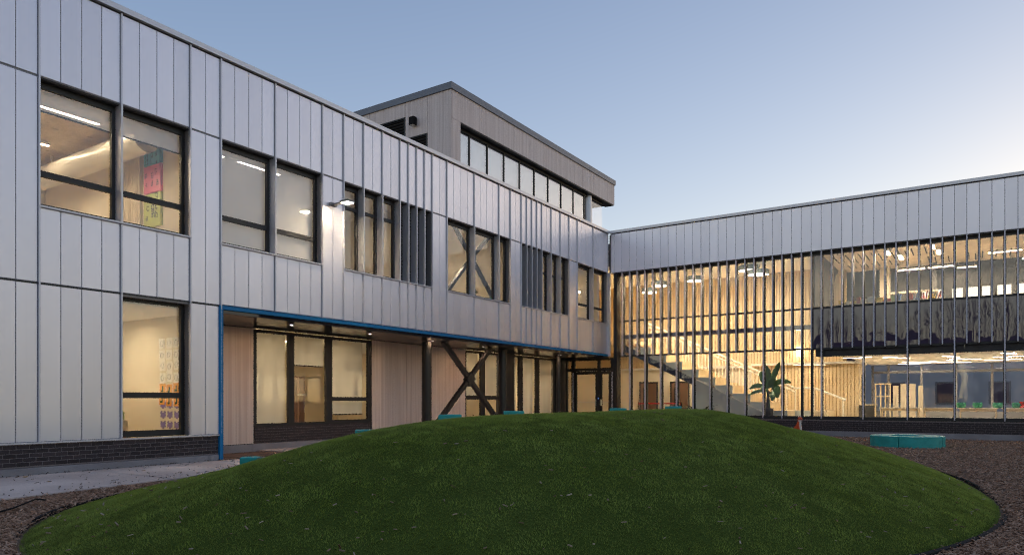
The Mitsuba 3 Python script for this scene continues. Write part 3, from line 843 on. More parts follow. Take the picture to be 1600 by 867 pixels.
# --- stair hall
put(B + '__hall_floor', MB().box(-6.4, 10.2, .31, 8.8, -.05, .02), 'floor_vinyl')
put(B + '__hall_ceiling', MB().box(-6.4, J(22) + .2, .31, 6.6, 7.46, 7.5), 'ceiling_white')
put(B + '__hall_end_wall', MB().box(-6.5, -6.4, .31, 6.6, .02, 7.46), 'wall_cream')
hw_ = num(B + '__slat_wall')
put(hw_ + '__backing', MB().box(-6.4, 9.2, 6.12, 6.25, 2.95, 7.455), 'slat_back')
x = -2.6
while x < 9.1:
    put(hw_ + '__slat', MB().box(x, x + .115, 6.085, 6.12, 2.98, 7.44), 'slat_wood')
    x += .15
put(B + '__back_wall', MB().box(-6.4, 5.2, 6.10, 6.2, .02, 2.95), 'wall_cream')
put(B + '__balcony_edge', MB().box(-6.4, 10.0, 5.9, 6.05, 2.86, 2.97), 'wall_white')
lowb = num(B + '__slat_block')
put(lowb + '__backing', MB().box(5.2, 9.80, 5.03, 7.2, .02, 2.88), 'slat_back')
x = 5.22
while x < 9.76:
    put(lowb + '__slat', MB().box(x, x + .105, 4.995, 5.03, .02, 2.86), 'slat_wood')
    x += .15
put(lowb + '__end_panel', MB().box(9.801, 9.86, 5.03, 7.2, .02, 2.88), 'stair_wood')
put(lowb + '__door', MB().box(9.861, 9.87, 5.9, 6.35, .1, 2.4), 'frame_black')
put(lowb + '__ceiling_edge', MB().box(5.2, 9.95, 4.85, 7.2, 2.885, 2.98), 'wall_white')
for x0, lab in ((-1.0, 'left'), (.75, 'right')):
    k = thing('corridor_door', f'brown timber door under the stairs, the {lab} one', 'door')
    put(k + '__leaf', MB().box(x0, x0 + .9, 6.04, 6.095, .03, 2.15), 'door_wood')
    put(k + '__lite', MB().box(x0 + .15, x0 + .32, 6.032, 6.039, .5, 1.9), 'frame_black')
    put(k + '__frame', MB().box(x0 - .07, x0 - .002, 6.02, 6.097, .03, 2.23).box(x0 + .902, x0 + .97, 6.02, 6.097, .03, 2.23).box(x0 - .002, x0 + .902, 6.02, 6.097, 2.152, 2.23), 'frame_black')
# bleacher stair
st = thing('bleacher_stair', 'wide timber stair of grey sided seating steps falling to the right behind the fins', 'stairs')
RUN, RISE = .755, .3635
for i in range(9):
    x1 = 7.665 - RUN * i; z = .80 + RISE * i
    x0 = x1 - RUN - .01
    s_ = num(st + '__step')
    put(s_ + '__tread', MB().box(x0 - .02, x1, 1.03, 3.1, z - RISE - .04, z), 'stair_wood')
    put(s_ + '__side', MB().box(x0 + .012, x1 + .012, 1.0, 1.028, z - RISE - .02, z), 'stair_grey')
    for h in (0, 1):
        put(s_ + '__stair', MB().box(x1 - RUN / 2 * (h + 1) - .0, x1 - RUN / 2 * h, 3.12, 4.6, z - RISE - .06, z - RISE / 2 * (1 - h) - .002), 'stair_wood')
# stringer under the steps, and the solid cheek at its foot
sV = []
for x, z in ((.2, 3.90), (3.70, 2.215), (3.70, 1.90), (.2, 3.60)):
    sV.append((x, z))
V = [(x, 1.0, z) for x, z in sV] + [(x, 1.12, z) for x, z in sV]
put(st + '__stringer', MB().add(V, [[0, 1, 2, 3], [7, 6, 5, 4], [0, 4, 5, 1], [1, 5, 6, 2], [2, 6, 7, 3], [3, 7, 4, 0]]), 'navy')
V = [(3.72, 1.0, .02), (7.6, 1.0, .02), (7.6, 1.0, .30), (3.72, 1.0, 2.2)]
V = V + [(x, 1.1, z) for x, _, z in V]
put(st + '__cheek', MB().add(V, [[0, 1, 2, 3], [7, 6, 5, 4], [0, 4, 5, 1], [1, 5, 6, 2], [2, 6, 7, 3], [3, 7, 4, 0]]), 'stair_grey')
put(st + '__cheek_trim', MB().obox((5.66, .985, 1.245), (1.94, 0, -.95), (0, .012, 0), (.006, 0, .012)), 'duct_metal')
put(st + '__soffit', MB().obox((3.6, 2.8, 2.12), (3.9, 0, -1.87), (0, 1.7, 0), (.015, 0, .03)), 'wall_white')
put(st + '__landing', MB().box(-6.4, .84, 1.0, 6.0, 3.9, 4.07), 'stair_wood')
put(st + '__platform', MB().box(6.9, 8.95, 2.6, 4.8, .02, .78), 'stair_wood')
put(st + '__platform_side', MB().box(6.9, 8.28, 2.56, 2.598, .02, .79), 'stair_grey')
rl = num(st + '__railing')
RY = 3.11
rail_pts = [(.6, 5.05), (3.28, 3.80), (4.5, 3.22), (5.98, 2.55), (7.57, 1.76)]
def rail_z(x):
    return float(np.interp(x, [p[0] for p in rail_pts], [p[1] for p in rail_pts]))
put(rl + '__handrail', MB().tube([(x, RY, z) for x, z in rail_pts] + [(8.35, RY, 1.76), (9.6, RY, 1.25)], .045, 8), 'rail_cream', smooth=40)
put(rl + '__second_rail', MB().tube([(x, RY, z - .16) for x, z in rail_pts], .030, 8), 'rail_cream', smooth=40)
x = .65
while x < 7.3:
    zt = .80 + RISE * max(0, (7.665 - x) // RUN)
    put(rl + '__baluster', MB().box(x - .021, x + .021, RY - .021, RY + .021, zt - .02, rail_z(x) - .12), 'rail_cream')
    x += .16
x = .75
while x < 7.5:
    put(rl + '__rail_spacer', MB().box(x - .01, x + .01, RY - .01, RY + .01, rail_z(x) - .13, rail_z(x) - .02), 'rail_cream')
    x += .18
for x in (7.57, 8.33, 9.5):
    put(rl + '__post', MB().box(x - .025, x + .025, RY - .025, RY + .025, .3, 1.74 if x < 9 else 1.27), 'rail_cream')
# pendant drums
for i, (x, y, z) in enumerate(((5.45, 3.5, 7.22), (6.0, 3.0, 6.90), (2.95, 3.3, 6.95), (1.3, 2.9, 6.80), (.55, 3.5, 6.62))):
    k = thing('pendant_lamp', ['round grey drum pendant, the higher of the overlapping pair', 'round grey drum pendant, the lower of the overlapping pair', 'round grey drum pendant alone over the middle of the stairs', 'round drum pendant, second from the inner corner', 'round drum pendant nearest the inner corner'][i], 'pendant lamp')
    r = .47 if i < 2 else .38
    put(k + '__drum', MB().lathe([(r * .96, .01), (r, 0), (r, .22), (0.001, .22)], (x, y, z), 32), 'pendant_grey', smooth=40)
    lamp(k + '__diffuser', MB().lathe([(.001, .012), (r * .95, .012)], (x, y, z), 32), (WARM * 13).tolist())
    put(k + '__cord', MB().tube([(x, y, z + .2), (x, y, 7.47)], .012, 6), 'ceiling_white')
# unseen lamps over the window head, and ceiling lights, placed to light the hall
for x in (1.2, 3.8, 6.4):
    linear_light(['left', 'middle', 'right'][round((x - 1.2) / 2.6)] + ' unseen slim lamp behind the window head, placed to light the stair hall', 'unseen lamps along the head of the stair hall glazing', x, .72, 7.38, 2.2, .22, (GOLD * 52).tolist())
linear_light('out of view slim lamp under the stair landing, placed to light the passage', None, .2, 4.4, 3.80, 1.6, .16, (WARM * 9).tolist())  # out of view, lights the passage under the stairs
linear_light('out of view slim lamp in the lobby, placed to light the entrance door glass', None, -2.6, 2.6, 3.80, 1.6, .16, (WARM * 26).tolist())  # out of view, placed to brighten the entrance door glass
linear_light('slim ceiling light over the foot of the stairs', None, 7.9, 4.4, 2.83, 1.4, .10, (WARM * 8).tolist())
k = thing('wall_sconce', 'bright lantern shaped wall light on the slat wall above the plant', 'wall lamp')
lamp(k + '__globe', MB().box(7.05, 7.30, 5.80, 6.0, 3.35, 3.75), (WARM * 4).tolist())
put(k + '__bracket', MB().box(7.13, 7.22, 6.0, 6.06, 3.45, 3.6), 'fin_metal')
# big potted plant behind the glass
k = thing('banana_plant', 'tall broad leaved plant in a black pot at the foot of the stairs', 'plant')
bx0, by0, bz0 = 6.95, .75, .02
put(k + '__pot', MB().lathe([(0, 0), (.17, 0), (.225, .88), (.20, .88), (.19, .84), (0, .84)], (bx0, by0, bz0), 24), 'pot_black', smooth=40)
put(k + '__stem', MB().tube([(bx0 - .03, by0, .8), (bx0, by0 + .02, 1.25), (bx0 + .05, by0, 1.62)], [.075, .06, .035], 10), 'bark', smooth=40)
put(k + '__stem', MB().tube([(bx0 + .05, by0, .8), (bx0 + .03, by0 + .02, 1.3), (bx0 - .02, by0, 1.7)], [.06, .05, .03], 10), 'leaf_dark', smooth=40)
def big_leaf(p0, p1, p2, w, mat='leaf_green'):
    p0, p1, p2 = (np.array(q, float) for q in (p0, p1, p2))
    t = np.linspace(0, 1, 12)[:, None]
    c = (1 - t) ** 2 * p0 + 2 * t * (1 - t) * p1 + t ** 2 * p2
    d = np.gradient(c, axis=0); d /= np.linalg.norm(d, axis=1, keepdims=True)
    s = np.cross(d, [0.25, -.95, .2]); s /= np.linalg.norm(s, axis=1, keepdims=True)
    nrm = np.cross(s, d)
    ww = 1.35 * w * np.clip(np.sin(np.pi * np.clip((t - .22) / .80, 0, 1)) ** .6, .03, 1)
    edge = ww * (1 + .06 * np.sin(t * 40))
    V = np.vstack([c - s * edge, c - s * edge * .5 + nrm * ww * .22, c, c + s * edge * .5 + nrm * ww * .22, c + s * edge])
    F = [[a * 12 + j, a * 12 + j + 1, (a + 1) * 12 + j + 1, (a + 1) * 12 + j] for a in range(4) for j in range(11)]
    put(k + '__leaf', MB().add(V, F), mat, smooth=True)
Y = by0
big_leaf((bx0, Y, 1.5), (bx0 - .02, Y, 2.1), (bx0 - .03, Y - .1, 2.68), .13)
big_leaf((bx0, Y, 1.55), (bx0 - .25, Y, 2.05), (bx0 - .72, Y - .1, 1.72), .075)
big_leaf((bx0, Y, 1.55), (bx0 - .3, Y, 1.75), (bx0 - .75, Y - .1, 1.45), .05)
big_leaf((bx0 + .02, Y, 1.55), (bx0 + .3, Y, 2.2), (bx0 + .95, Y - .1, 1.95), .09)
big_leaf((bx0 + .02, Y, 1.5), (bx0 + .4, Y, 2.1), (bx0 + .42, Y - .15, 1.32), .12)
big_leaf((bx0, Y, 1.5), (bx0 + .2, Y + .1, 2.3), (bx0 + .46, Y + .15, 2.82), .085)
big_leaf((bx0, Y, 1.4), (bx0 + .28, Y - .2, 1.75), (bx0 + .30, Y - .45, 1.2), .10)
big_leaf((bx0, Y, 1.45), (bx0 - .22, Y + .1, 2.2), (bx0 - .30, Y + .1, 2.45), .10)
big_leaf((bx0, Y, 1.45), (bx0 - .05, Y - .15, 2.0), (bx0 - .1, Y - .35, 1.5), .12)
big_leaf((bx0, Y, 1.5), (bx0 + .12, Y - .1, 2.05), (bx0 + .38, Y - .25, 2.15), .10)
plant('bushy_plant', 'dark bushy plant low behind the glass below the stair stringer', 4.05, .62, .02, .95, 22, 'leaf_dark', 'pot_black', .2, .42, 1.0, .05)
k = thing('barrier_tape', 'red barrier tape stretched across the passage under the stairs', 'barrier tape')
put(k + '__tape', MB().box(.9, 3.0, 1.30, 1.304, 1.06, 1.12), 'red_tape')
for x in (.9, 3.0):
    put(k + '__post', MB().tube([(x, 1.31, .02), (x, 1.31, 1.15)], .025, 10), 'black_plastic', smooth=40)

# --- library above
LX0, LX1, LY = XA - .05, XE, 7.0
put(B + '__library_floor', MB().box(LX0, LX1, .45, LY + 2, 3.95, 4.0), 'floor_vinyl')
lc = put(B + '__library_ceiling', MB().box(LX0, LX1, .31, LY, 7.30, 7.36), 'ceiling_tan')
slots = MB()
for a in range(70):
    for r_ in range(7):
        if r_ < 3 and rng.random() < .85:
            x = LX0 + .3 + a * .24; y = .45 + r_ * 2.1 + (a % 2) * .35
            L_ = rng.uniform(1.2, 1.75)
            if all(((x - 14.6) / 1.7) ** 2 + ((yy_ - 2.6) / 1.2) ** 2 > 1 for yy_ in (y, y + L_ / 2, y + L_)):
                slots.box(x, x + .045, y, y + L_, 7.285, 7.299)
put(B + '__library_ceiling__slots', slots, 'frame_black', kind='stuff')
lw_ = MB()
lw_.box(LX0, LX1, LY, LY + .15, 4.0, 5.70).box(LX0, LX1, LY, LY + .15, 6.20, 7.3)
wins = [(12.2, 12.45), (12.75, 12.95), (13.35, 13.75), (13.95, 14.35), (14.45, 14.75), (15.0, 15.5), (15.75, 16.35), (16.6, 17.3)]
px = LX0
for a, b in wins + [(LX1, LX1)]:
    lw_.box(px, a, LY, LY + .15, 5.70, 6.20); px = b
put(B + '__library_back_wall', lw_, 'dark_wall')
for a, b in wins:
    w = num(B + '__library_window')
    pane_at(w + '__pane', 'R', LY + .08, a, b, 5.70, 6.20, 'glass_rear')
    put(w + '__sill', MB().box(a, b, LY - .04, LY - .002, 5.66, 5.70), 'frame_black')
put(B + '__library_side_wall', MB().box(LX0 - .12, LX0, .40, LY, 4.0, 7.3), 'dark_wall')
put(B + '__library_pier', MB().box(10.55, 10.95, LY - .6, LY - .1, 4.0, 7.3), 'wall_cream')
put(B + '__library_column', MB().box(12.6, 12.8, LY - .7, LY - .5, 4.0, 7.3), 'dark_wall')
LL = 'linear lights in the upper room of the right wing'
def by_view(spots):
    """spots ordered by their bearing from the camera"""
    return sorted(spots, key=lambda p: math.atan2(p[0] - CAM[0], p[1] - CAM[1]))
for i, (x, y, lx, ly, e, z) in enumerate(by_view(((11.3, 2.0, .14, .9, 26, 7.10), (11.65, 3.3, .14, .9, 26, 7.10), (12.85, 1.7, .14, .9, 26, 7.10), (13.0, 2.9, .14, .9, 26, 7.10), (11.9, 5.3, 1.0, .1, 24, 6.9), (13.0, 5.6, 1.0, .1, 24, 6.95),
                         (15.2, 4.2, 1.1, .1, 24, 7.10), (16.4, 5.4, 1.2, .1, 24, 6.95), (13.9, 6.3, .7, .08, 20, 6.95), (18.5, 3.0, 1.4, .12, 24, 7.1)))):
    linear_light(f'slim hanging light in the upper room at the right, {ORD[i]} from the left', LL, x, y, z, lx, ly, (WARM * e * 3.0).tolist(), drop=7.29 - z - .065)
k = thing('timber_screen', 'tall rounded timber board standing at the left end of the upper room', 'screen')
t = np.linspace(0, np.pi, 16)
prof = [(-.14, 4.0), (.14, 4.0)] + [(.14 * math.cos(a), 5.7 + .8 * math.sin(a)) for a in t]
n_ = len(prof)
V = [(9.42 + u, 2.2, z) for u, z in prof] + [(9.42 + u, 2.26, z) for u, z in prof]
F = [[0, i, i + 1] for i in range(1, n_ - 1)] + [[n_, n_ + i + 1, n_ + i] for i in range(1, n_ - 1)]
for i in range(n_):
    F += [[i, n_ + i, n_ + (i + 1) % n_], [i, n_ + (i + 1) % n_, (i + 1) % n_]]
put(k + '__board', MB().add(V, F), 'stair_wood')
sh = thing('book_shelf', 'low shelf along the upper glazing with books and bright boxes on it', 'shelf')
put(sh + '__top', MB().box(9.55, 13.4, 1.0, 1.5, 5.0, 5.05), 'board_cream')
put(sh + '__carcass', MB().box(9.55, 13.4, 1.05, 1.5, 4.0, 4.998), 'board_cream')
put(sh + '__upper_shelf', MB().box(11.3, 13.0, 2.4, 2.8, 5.55, 5.59).box(12.96, 13.0, 2.4, 2.8, 5.0, 5.55), 'wall_white')
r2 = np.random.default_rng(5)
x = 9.62
while x < 11.6:
    w = r2.uniform(.14, .3)
    c = ['book_yellow', 'book_white', 'book_red', 'book_yellow', 'board_cream', 'paper_lime'][int(r2.integers(0, 6))]
    nb_ = globals().get('nb_', -1) + 1
    k = thing('storage_box', f'{ORD[nb_]} small box from the left in the row on the upper room shelf', 'box', 'boxes on the upper shelf')
    put(k + '__body', MB().box(x, x + w - .02, 1.1, 1.4, 5.051, 5.051 + r2.uniform(.12, .26)), c)
    x += w
x = 11.7
while x < 13.2:
    w = r2.uniform(.03, .06); lean = r2.uniform(-.04, .08)
    c = ['book_red', 'book_blue', 'book_white', 'book_yellow', 'book_red', 'book_white'][int(r2.integers(0, 6))]
    h = r2.uniform(.22, .34)
    put('book', MB().obox((x + lean / 2, 1.25, 5.052 + h / 2), (w / 2 - .002, 0, 0), (0, .1, 0), (lean / 2, 0, h / 2)), c, label=f'{c[5:]} book on the upper room shelf, {ORD[globals().get("nk_", 0)]} from the left', cat='book', group='books on the upper shelf')
    nk_ = globals().get('nk_', 0) + 1
    x += w + (.25 if r2.random() < .12 else 0) + abs(lean) * .5

# --- hall below the library
HY = 9.2
FL = .22
put(B + '__canteen_floor', MB().box(10.25, XE, .31, HY, FL - .05, FL), 'floor_vinyl')
put(B + '__canteen_ceiling', MB().box(9.9, XE, .46, HY, 2.97, 3.02), 'ceiling_white')
put(B + '__canteen_bulkhead', MB().box(XA, XE, .34, .455, 2.96, 3.30), 'frame_black')
rear = num(B + '__rear_glazing')
rm = MB()
for x in (9.9, 10.6, 12.0, 13.4, 14.8, 16.2, 17.6, 19.4, 21.4, 23.4, XE - .1):
    rm.box(x, x + .10, HY, HY + .15, FL, 2.95)
rm.box(9.9, XE, HY + .01, HY + .14, 2.55, 2.66).box(9.9, XE, HY + .01, HY + .14, FL, .72)
put(rear + '__frame', rm, 'jamb_metal')
for a, b in zip((10.04, 10.74, 12.14, 13.54, 14.94, 16.34, 17.74, 19.54, 21.54, 23.54), (10.6, 12.0, 13.4, 14.8, 16.2, 17.6, 19.4, 21.4, 23.4, XE - .1)):
    pane_at(rear + '__pane', 'R', HY + .07, a, b, .72, 2.55, 'glass_rear')
    pane_at(rear + '__pane', 'R', HY + .07, a, b, 2.66, 2.95, 'glass_rear')
HL = 'lights in the ceiling of the ground floor hall at the right'
for i, (x, y, lx, ly, e) in enumerate(by_view(((9.95, 1.7, .5, .12, 18), (10.5, 1.7, .5, .12, 18), (11.35, 2.2, .5, .12, 18), (11.75, 3.0, .5, .12, 18), (13.35, 2.4, .42, .12, 18), (13.5, 3.3, .42, .12, 18), (15.2, 1.5, .42, .14, 18), (15.3, 2.2, .42, .14, 18),
                         (12.1, 6.6, 1.3, .12, 16), (11.8, 8.2, 1.3, .12, 16), (13.8, 5.3, 1.2, .12, 16), (13.4, 7.6, 1.3, .12, 16), (15.4, 4.2, 1.2, .12, 16), (15.2, 6.6, 1.3, .12, 16), (17.4, 5.2, 1.3, .12, 16), (20.0, 4.2, 1.3, .12, 16)))):
    linear_light(f'flat white ceiling light in the ground floor hall at the right, {ORD[i]} from the left', HL, x, y, 2.95, lx, ly, (NEUT * e * 1.7).tolist())
# folded tables, benches, chairs
ft = 'folded table boards standing on end'
for i, (a, b, z) in enumerate(((11.30, 11.50, 1.85), (11.58, 11.80, 1.92), (11.83, 12.13, 1.92), (12.22, 12.40, 1.84))):
    k = thing('folded_table', ['cream folded table board on end, the narrow one at the left', 'tall cream folded table board, second from the left', 'tall wide cream folded table board, third from the left', 'cream folded table board on end, the one at the right'][i], 'folded table')
    put(k + '__board', MB().box(a, b, 4.0 + .02 * i, 4.07 + .02 * i, FL + .08, z), 'board_cream')
    put(k + '__castor', MB().box(a, a + .05, 3.95, 4.15, FL, FL + .079), 'black_plastic'); put(k + '__castor', MB().box(b - .05, b, 3.95, 4.15, FL, FL + .079), 'black_plastic')
k = thing('timber_trolley', 'open timber trolley frame to the left of the folded tables', 'trolley')
for x in (10.62, 10.82, 11.0, 11.18):
    put(k + '__post', MB().box(x, x + .05, 3.9, 3.95, FL, 1.9), 'stair_wood')
put(k + '__rail', MB().box(10.62, 11.23, 3.895, 3.955, 1.38, 1.43).box(10.62, 11.23, 3.895, 3.955, FL + .1, FL + .15), 'stair_wood')
put(k + '__top', MB().box(10.62, 11.23, 3.8, 4.05, 1.9, 1.95), 'stair_wood')
cb = thing('low_cupboard', 'dark low cupboard beside the slat wall corner', 'cupboard')
put(cb + '__body', MB().box(9.95, 10.6, 4.4, 4.9, FL, 1.02), 'dark_wall'); put(cb + '__top', MB().box(9.93, 10.62, 4.38, 4.92, 1.021, 1.06), 'board_cream')
tb_l = ['long low timber table nearest the folded tables', 'long low timber table, second from the left', 'long low timber table, third from the left', 'long low timber table at the right edge']
for i, (a, b) in enumerate(((10.95, 12.40), (12.46, 13.60), (13.66, 14.95), (15.05, 16.6))):
    k = thing('low_table', tb_l[i], 'table')
    put(k + '__top', MB().box(a, b, 2.2, 2.85, .90, .94), 'board_cream')
    for x in (a + .05, b - .10):
        for y in (2.25, 2.75):
            put(k + '__leg', MB().box(x, x + .05, y, y + .05, FL, .899), 'stair_wood')
    put(k + '__rail', MB().box(a + .1, b - .1, 2.3, 2.33, .80, .898), 'stair_wood')
def chair(label, x, y, mat, group, z=.945):
    k = thing('shell_chair', label, 'chair', group)
    t = np.linspace(-1.25, 1.25, 9)
    V = []
    for zz, r in ((0, .13), (.06, .165), (.15, .17), (.20, .15)):
        V += [(x + r * math.sin(a), y + .13 - r * math.cos(a) * .8, z + .0 + zz) for a in t]
    F = [[r * 9 + j, r * 9 + j + 1, (r + 1) * 9 + j + 1, (r + 1) * 9 + j] for r in range(3) for j in range(8)]
    put(k + '__shell', MB().add(V, F), mat, smooth=True)
    put(k + '__seat', MB().lathe([(.001, .03), (.13, .03), (.15, .05), (.13, .06), (.001, .055)], (x, y + .13, z), 16), mat, smooth=40)
    put(k + '__foot', MB().lathe([(.09, 0), (.03, .03)], (x, y + .13, z), 12), mat, smooth=40)
for i, x in enumerate((13.76, 14.29, 14.92, 15.52)):
    chair(['green shell chair on the tables, first from the left', 'green shell chair on the tables, second from the left', 'green shell chair on the tables, third from the left', 'green shell chair beside the red stool'][i], x, 2.4, 'chair_green', None)
k = thing('red_stool', 'red hourglass stool standing on the table at the right', 'stool')
put(k + '__body', MB().lathe([(.001, 0), (.14, .0), (.13, .03), (.06, .12), (.13, .20), (.15, .235), (.001, .235)], (15.72, 2.45, .945), 20), 'chair_red', smooth=40)

# ================================================================== MOUND
mp = [9.0548, -19.6298, 8.0478, 5.1554, 1.0541, 1.2178, 0.9361, 0.1568, 0.2034, -0.3171, 0.1429, -0.3957, -0.7521, 0.1921, 0.4335, 0.5234, -0.5725, -0.4577, 0.3161, -0.0502, 0.0807, 0.0327, 0.0318]
CT, ST = math.cos(mp[4]), math.sin(mp[4])
def m_s(a):
    return 1 + mp[19] * np.cos(2 * a) + mp[20] * np.sin(2 * a) + mp[21] * np.cos(3 * a) + mp[22] * np.sin(3 * a)
def m_xy(u, v):
    k = m_s(np.arctan2(v, u)); u, v = u * k, v * k
    return mp[0] + mp[2] * u * CT - mp[3] * v * ST, mp[1] + mp[2] * u * ST + mp[3] * v * CT
def m_uv(x, y):
    q0, q1 = x - mp[0], y - mp[1]
    u, v = (q0 * CT + q1 * ST) / mp[2], (-q0 * ST + q1 * CT) / mp[3]
    k = m_s(np.arctan2(v, u))
    return u / k, v / k
def m_z(u, v):
    b = np.clip(1 - u * u - v * v, 0, 1)
    z = mp[5] * b ** mp[6]
    for i in range(3):
        A, bx_, by_, s = mp[7 + 4 * i:11 + 4 * i]
        z = z + A * np.exp(-((u - bx_) ** 2 + (v - by_) ** 2) / (2 * s * s)) * b
    return G + z
rr, ph = np.meshgrid(np.linspace(0, 1, 60), np.linspace(0, 2 * np.pi, 160, endpoint=False), indexing='ij')
u, v = rr * np.cos(ph), rr * np.sin(ph)
x, y = m_xy(u, v)
P = np.stack([x, y, m_z(u, v) - .012], -1).reshape(-1, 3)
idx = np.arange(60 * 160).reshape(60, 160)
F = np.stack([idx[:-1], idx[1:], np.roll(idx, -1, 1)[1:], np.roll(idx, -1, 1)[:-1]], -1).reshape(-1, 4)
put('mound', MB().add(P, F), 'turf_base', smooth=True, kind='structure')

def grass():
    r = np.random.default_rng(3)
    N = 900000
    a = np.sqrt(r.random(N)) * 1.005; th = r.random(N) * 2 * np.pi
    u, v = a * np.cos(th), a * np.sin(th)
    x, y = m_xy(u, v)
    dx, dy = x - CAM[0], y - CAM[1]
    t = dx * FW[0] + dy * FW[1]; lat = dx * math.cos(YAW) + dy * math.sin(YAW)
    keep = (np.abs(lat) < t * .80 + .5) & (t > 4.6) & (r.random(N) < np.clip(1.25 - (t - 6) * .075, .32, 1))
    x, y, u, v, t = x[keep], y[keep], u[keep], v[keep], t[keep]
    z = m_z(np.clip(u, -1, 1), np.clip(v, -1, 1)) - .012
    n = len(x)
    az = r.random(n) * 2 * np.pi
    pn = meshkit.fbm(np.stack([x * 1.6, y * 1.6, x * 0], -1), 3, 5)
    pn2 = meshkit.noise(np.stack([x * 7, y * 7, x * 0], -1), 8)
    hgt = (.012 + .013 * r.random(n)) * (.7 + .6 * pn2)
    comb = .9 + 2.2 * (pn - .5)                                   # the pile leans in broad drifts
    lean = .010 + .020 * r.random(n)
    lx = np.cos(az) * lean + np.cos(comb * 3) * .006; ly_ = np.sin(az) * lean + np.sin(comb * 3) * .006
    wd = .0021 + .0011 * t / 8 + .0009 * r.random(n)
    sx, sy = -np.sin(az) * wd, np.cos(az) * wd
    V = np.empty((n, 3, 3))
    V[:, 0] = np.stack([x - sx, y - sy, z], 1); V[:, 1] = np.stack([x + sx, y + sy, z], 1)
    V[:, 2] = np.stack([x + lx, y + ly_, z + hgt], 1)
    base = np.array([.30, .375, .070]); pale = np.array([.40, .475, .13]); brown = np.array([.16, .13, .06])
    m = np.clip(.15 + .9 * (pn - .3) + .10 * r.normal(size=n), 0, 1)[:, None]
    c = base * (1 - m) + pale * m
    br_ = (r.random(n) < .035)[:, None]
    c = np.where(br_, brown, c) * (.75 + .5 * pn2[:, None])
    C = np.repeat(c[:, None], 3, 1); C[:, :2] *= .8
    F = np.arange(3 * n).reshape(n, 3)
    # blades are lit like the pile they belong to: normals lean well up
    def surf(x, y):
        a, b = m_uv(x, y)
        return m_z(np.clip(a, -1, 1), np.clip(b, -1, 1))
    e = .04
    nm = np.stack([(surf(x - e, y) - surf(x + e, y)) / (2 * e), (surf(x, y - e) - surf(x, y + e)) / (2 * e), np.ones(n)], 1)
    nb = nm * .55 + np.stack([np.cos(az) * .5, np.sin(az) * .5, np.zeros(n)], 1)
    nb /= np.linalg.norm(nb, axis=1, keepdims=True)
    path = meshkit.write_ply((V.reshape(-1, 3), F), False, None, C.reshape(-1, 3), normals=np.repeat(nb, 3, 0))
    scene['grass'] = {'type': 'ply', 'filename': path, 'face_normals': False, 'bsdf': {'type': 'ref', 'id': 'turf'}}
    tag('grass', 'short artificial grass covering the whole mound', 'grass', kind='stuff')
grass()

# edging strip round the mound, laid in lengths
for i in range(26):
    t = np.linspace(i, i + .97, 7) / 26 * 2 * np.pi
    u, v = 1.012 * np.cos(t), 1.012 * np.sin(t)
    x, y = m_xy(u, v)
    up = .022 + .016 * math.sin(i * 1.7)
    c = np.stack([x, y], 1); n = np.stack([x - mp[0], y - mp[1]], 1); n /= np.linalg.norm(n, axis=1, keepdims=True)
    a, b = c - n * .012, c + n * .05
    V = np.vstack([np.c_[a, np.full(7, G - .02)], np.c_[a + n * .008, np.full(7, G + up)], np.c_[b - n * .012, np.full(7, G + up - .006)], np.c_[b, np.full(7, G - .02)]])
    F = [[q * 7 + j, q * 7 + j + 1, (q + 1) * 7 + j + 1, (q + 1) * 7 + j] for q in range(3) for j in range(6)]
    F += [[0, 7, 14, 21], [6, 27, 20, 13]]
    if i == 0:
        eg = thing('lawn_edging', 'black edging strip laid in lengths round the foot of the grass mound', 'edging')
    put(eg + '__length', MB().add(V, F), 'black_plastic')

# ------------------------------------------------------------------ bark mulch
def chips(n, sampler, s0, s1, seed, zfn, name, label, cat, cols):
    r = np.random.default_rng(seed)
    x, y = sampler(r, n)
    n = len(x)
    L = r.uniform(s0, s1, n); Wd = L * r.uniform(.18, .4, n); H = r.uniform(.004, .010, n)
    az = r.random(n) * 2 * np.pi; tilt = r.normal(0, .28, n); roll = r.normal(0, .3, n)
    d = np.stack([np.cos(az) * np.cos(tilt), np.sin(az) * np.cos(tilt), np.sin(tilt)], 1)
    s = np.stack([-np.sin(az) * np.cos(roll), np.cos(az) * np.cos(roll), np.sin(roll)], 1)
    nn = np.cross(d, s)
    c = np.stack([x, y, zfn(x, y) + H + np.abs(np.sin(tilt)) * L * .3 + r.random(n) * .018], 1)
    a, b, e = d * (L / 2)[:, None], s * (Wd / 2)[:, None], nn * (H / 2)[:, None]
    V = np.stack([c - a - b * .6 - e, c + a - b - e, c + a + b * .7 - e, c - a + b - e, c - a * .9 - b * .5 + e, c + a * .92 - b * .8 + e, c + a * .9 + b * .6 + e, c - a * .95 + b * .8 + e], 1)
    q = np.array([[4, 5, 6, 7], [0, 1, 5, 4], [1, 2, 6, 5], [2, 3, 7, 6], [3, 0, 4, 7]])
    q = np.vstack([q[:, [0, 1, 2]], q[:, [0, 2, 3]]])
    F = (q[None] + (np.arange(n) * 8)[:, None, None]).reshape(-1, 3)
    cols = np.array(cols)
    k = r.integers(0, len(cols), n); w = r.random(n)[:, None]
    C = (cols[k] * (1 - w * .5) + cols[r.integers(0, len(cols), n)] * w * .5) * r.uniform(.7, 1.25, n)[:, None]
    path = meshkit.write_ply((V.reshape(-1, 3), F), False, None, np.repeat(C, 8, 0))
    scene[name] = {'type': 'ply', 'filename': path, 'face_normals': True, 'bsdf': {'type': 'ref', 'id': 'chip'}}
    tag(name, label, cat, kind='stuff')
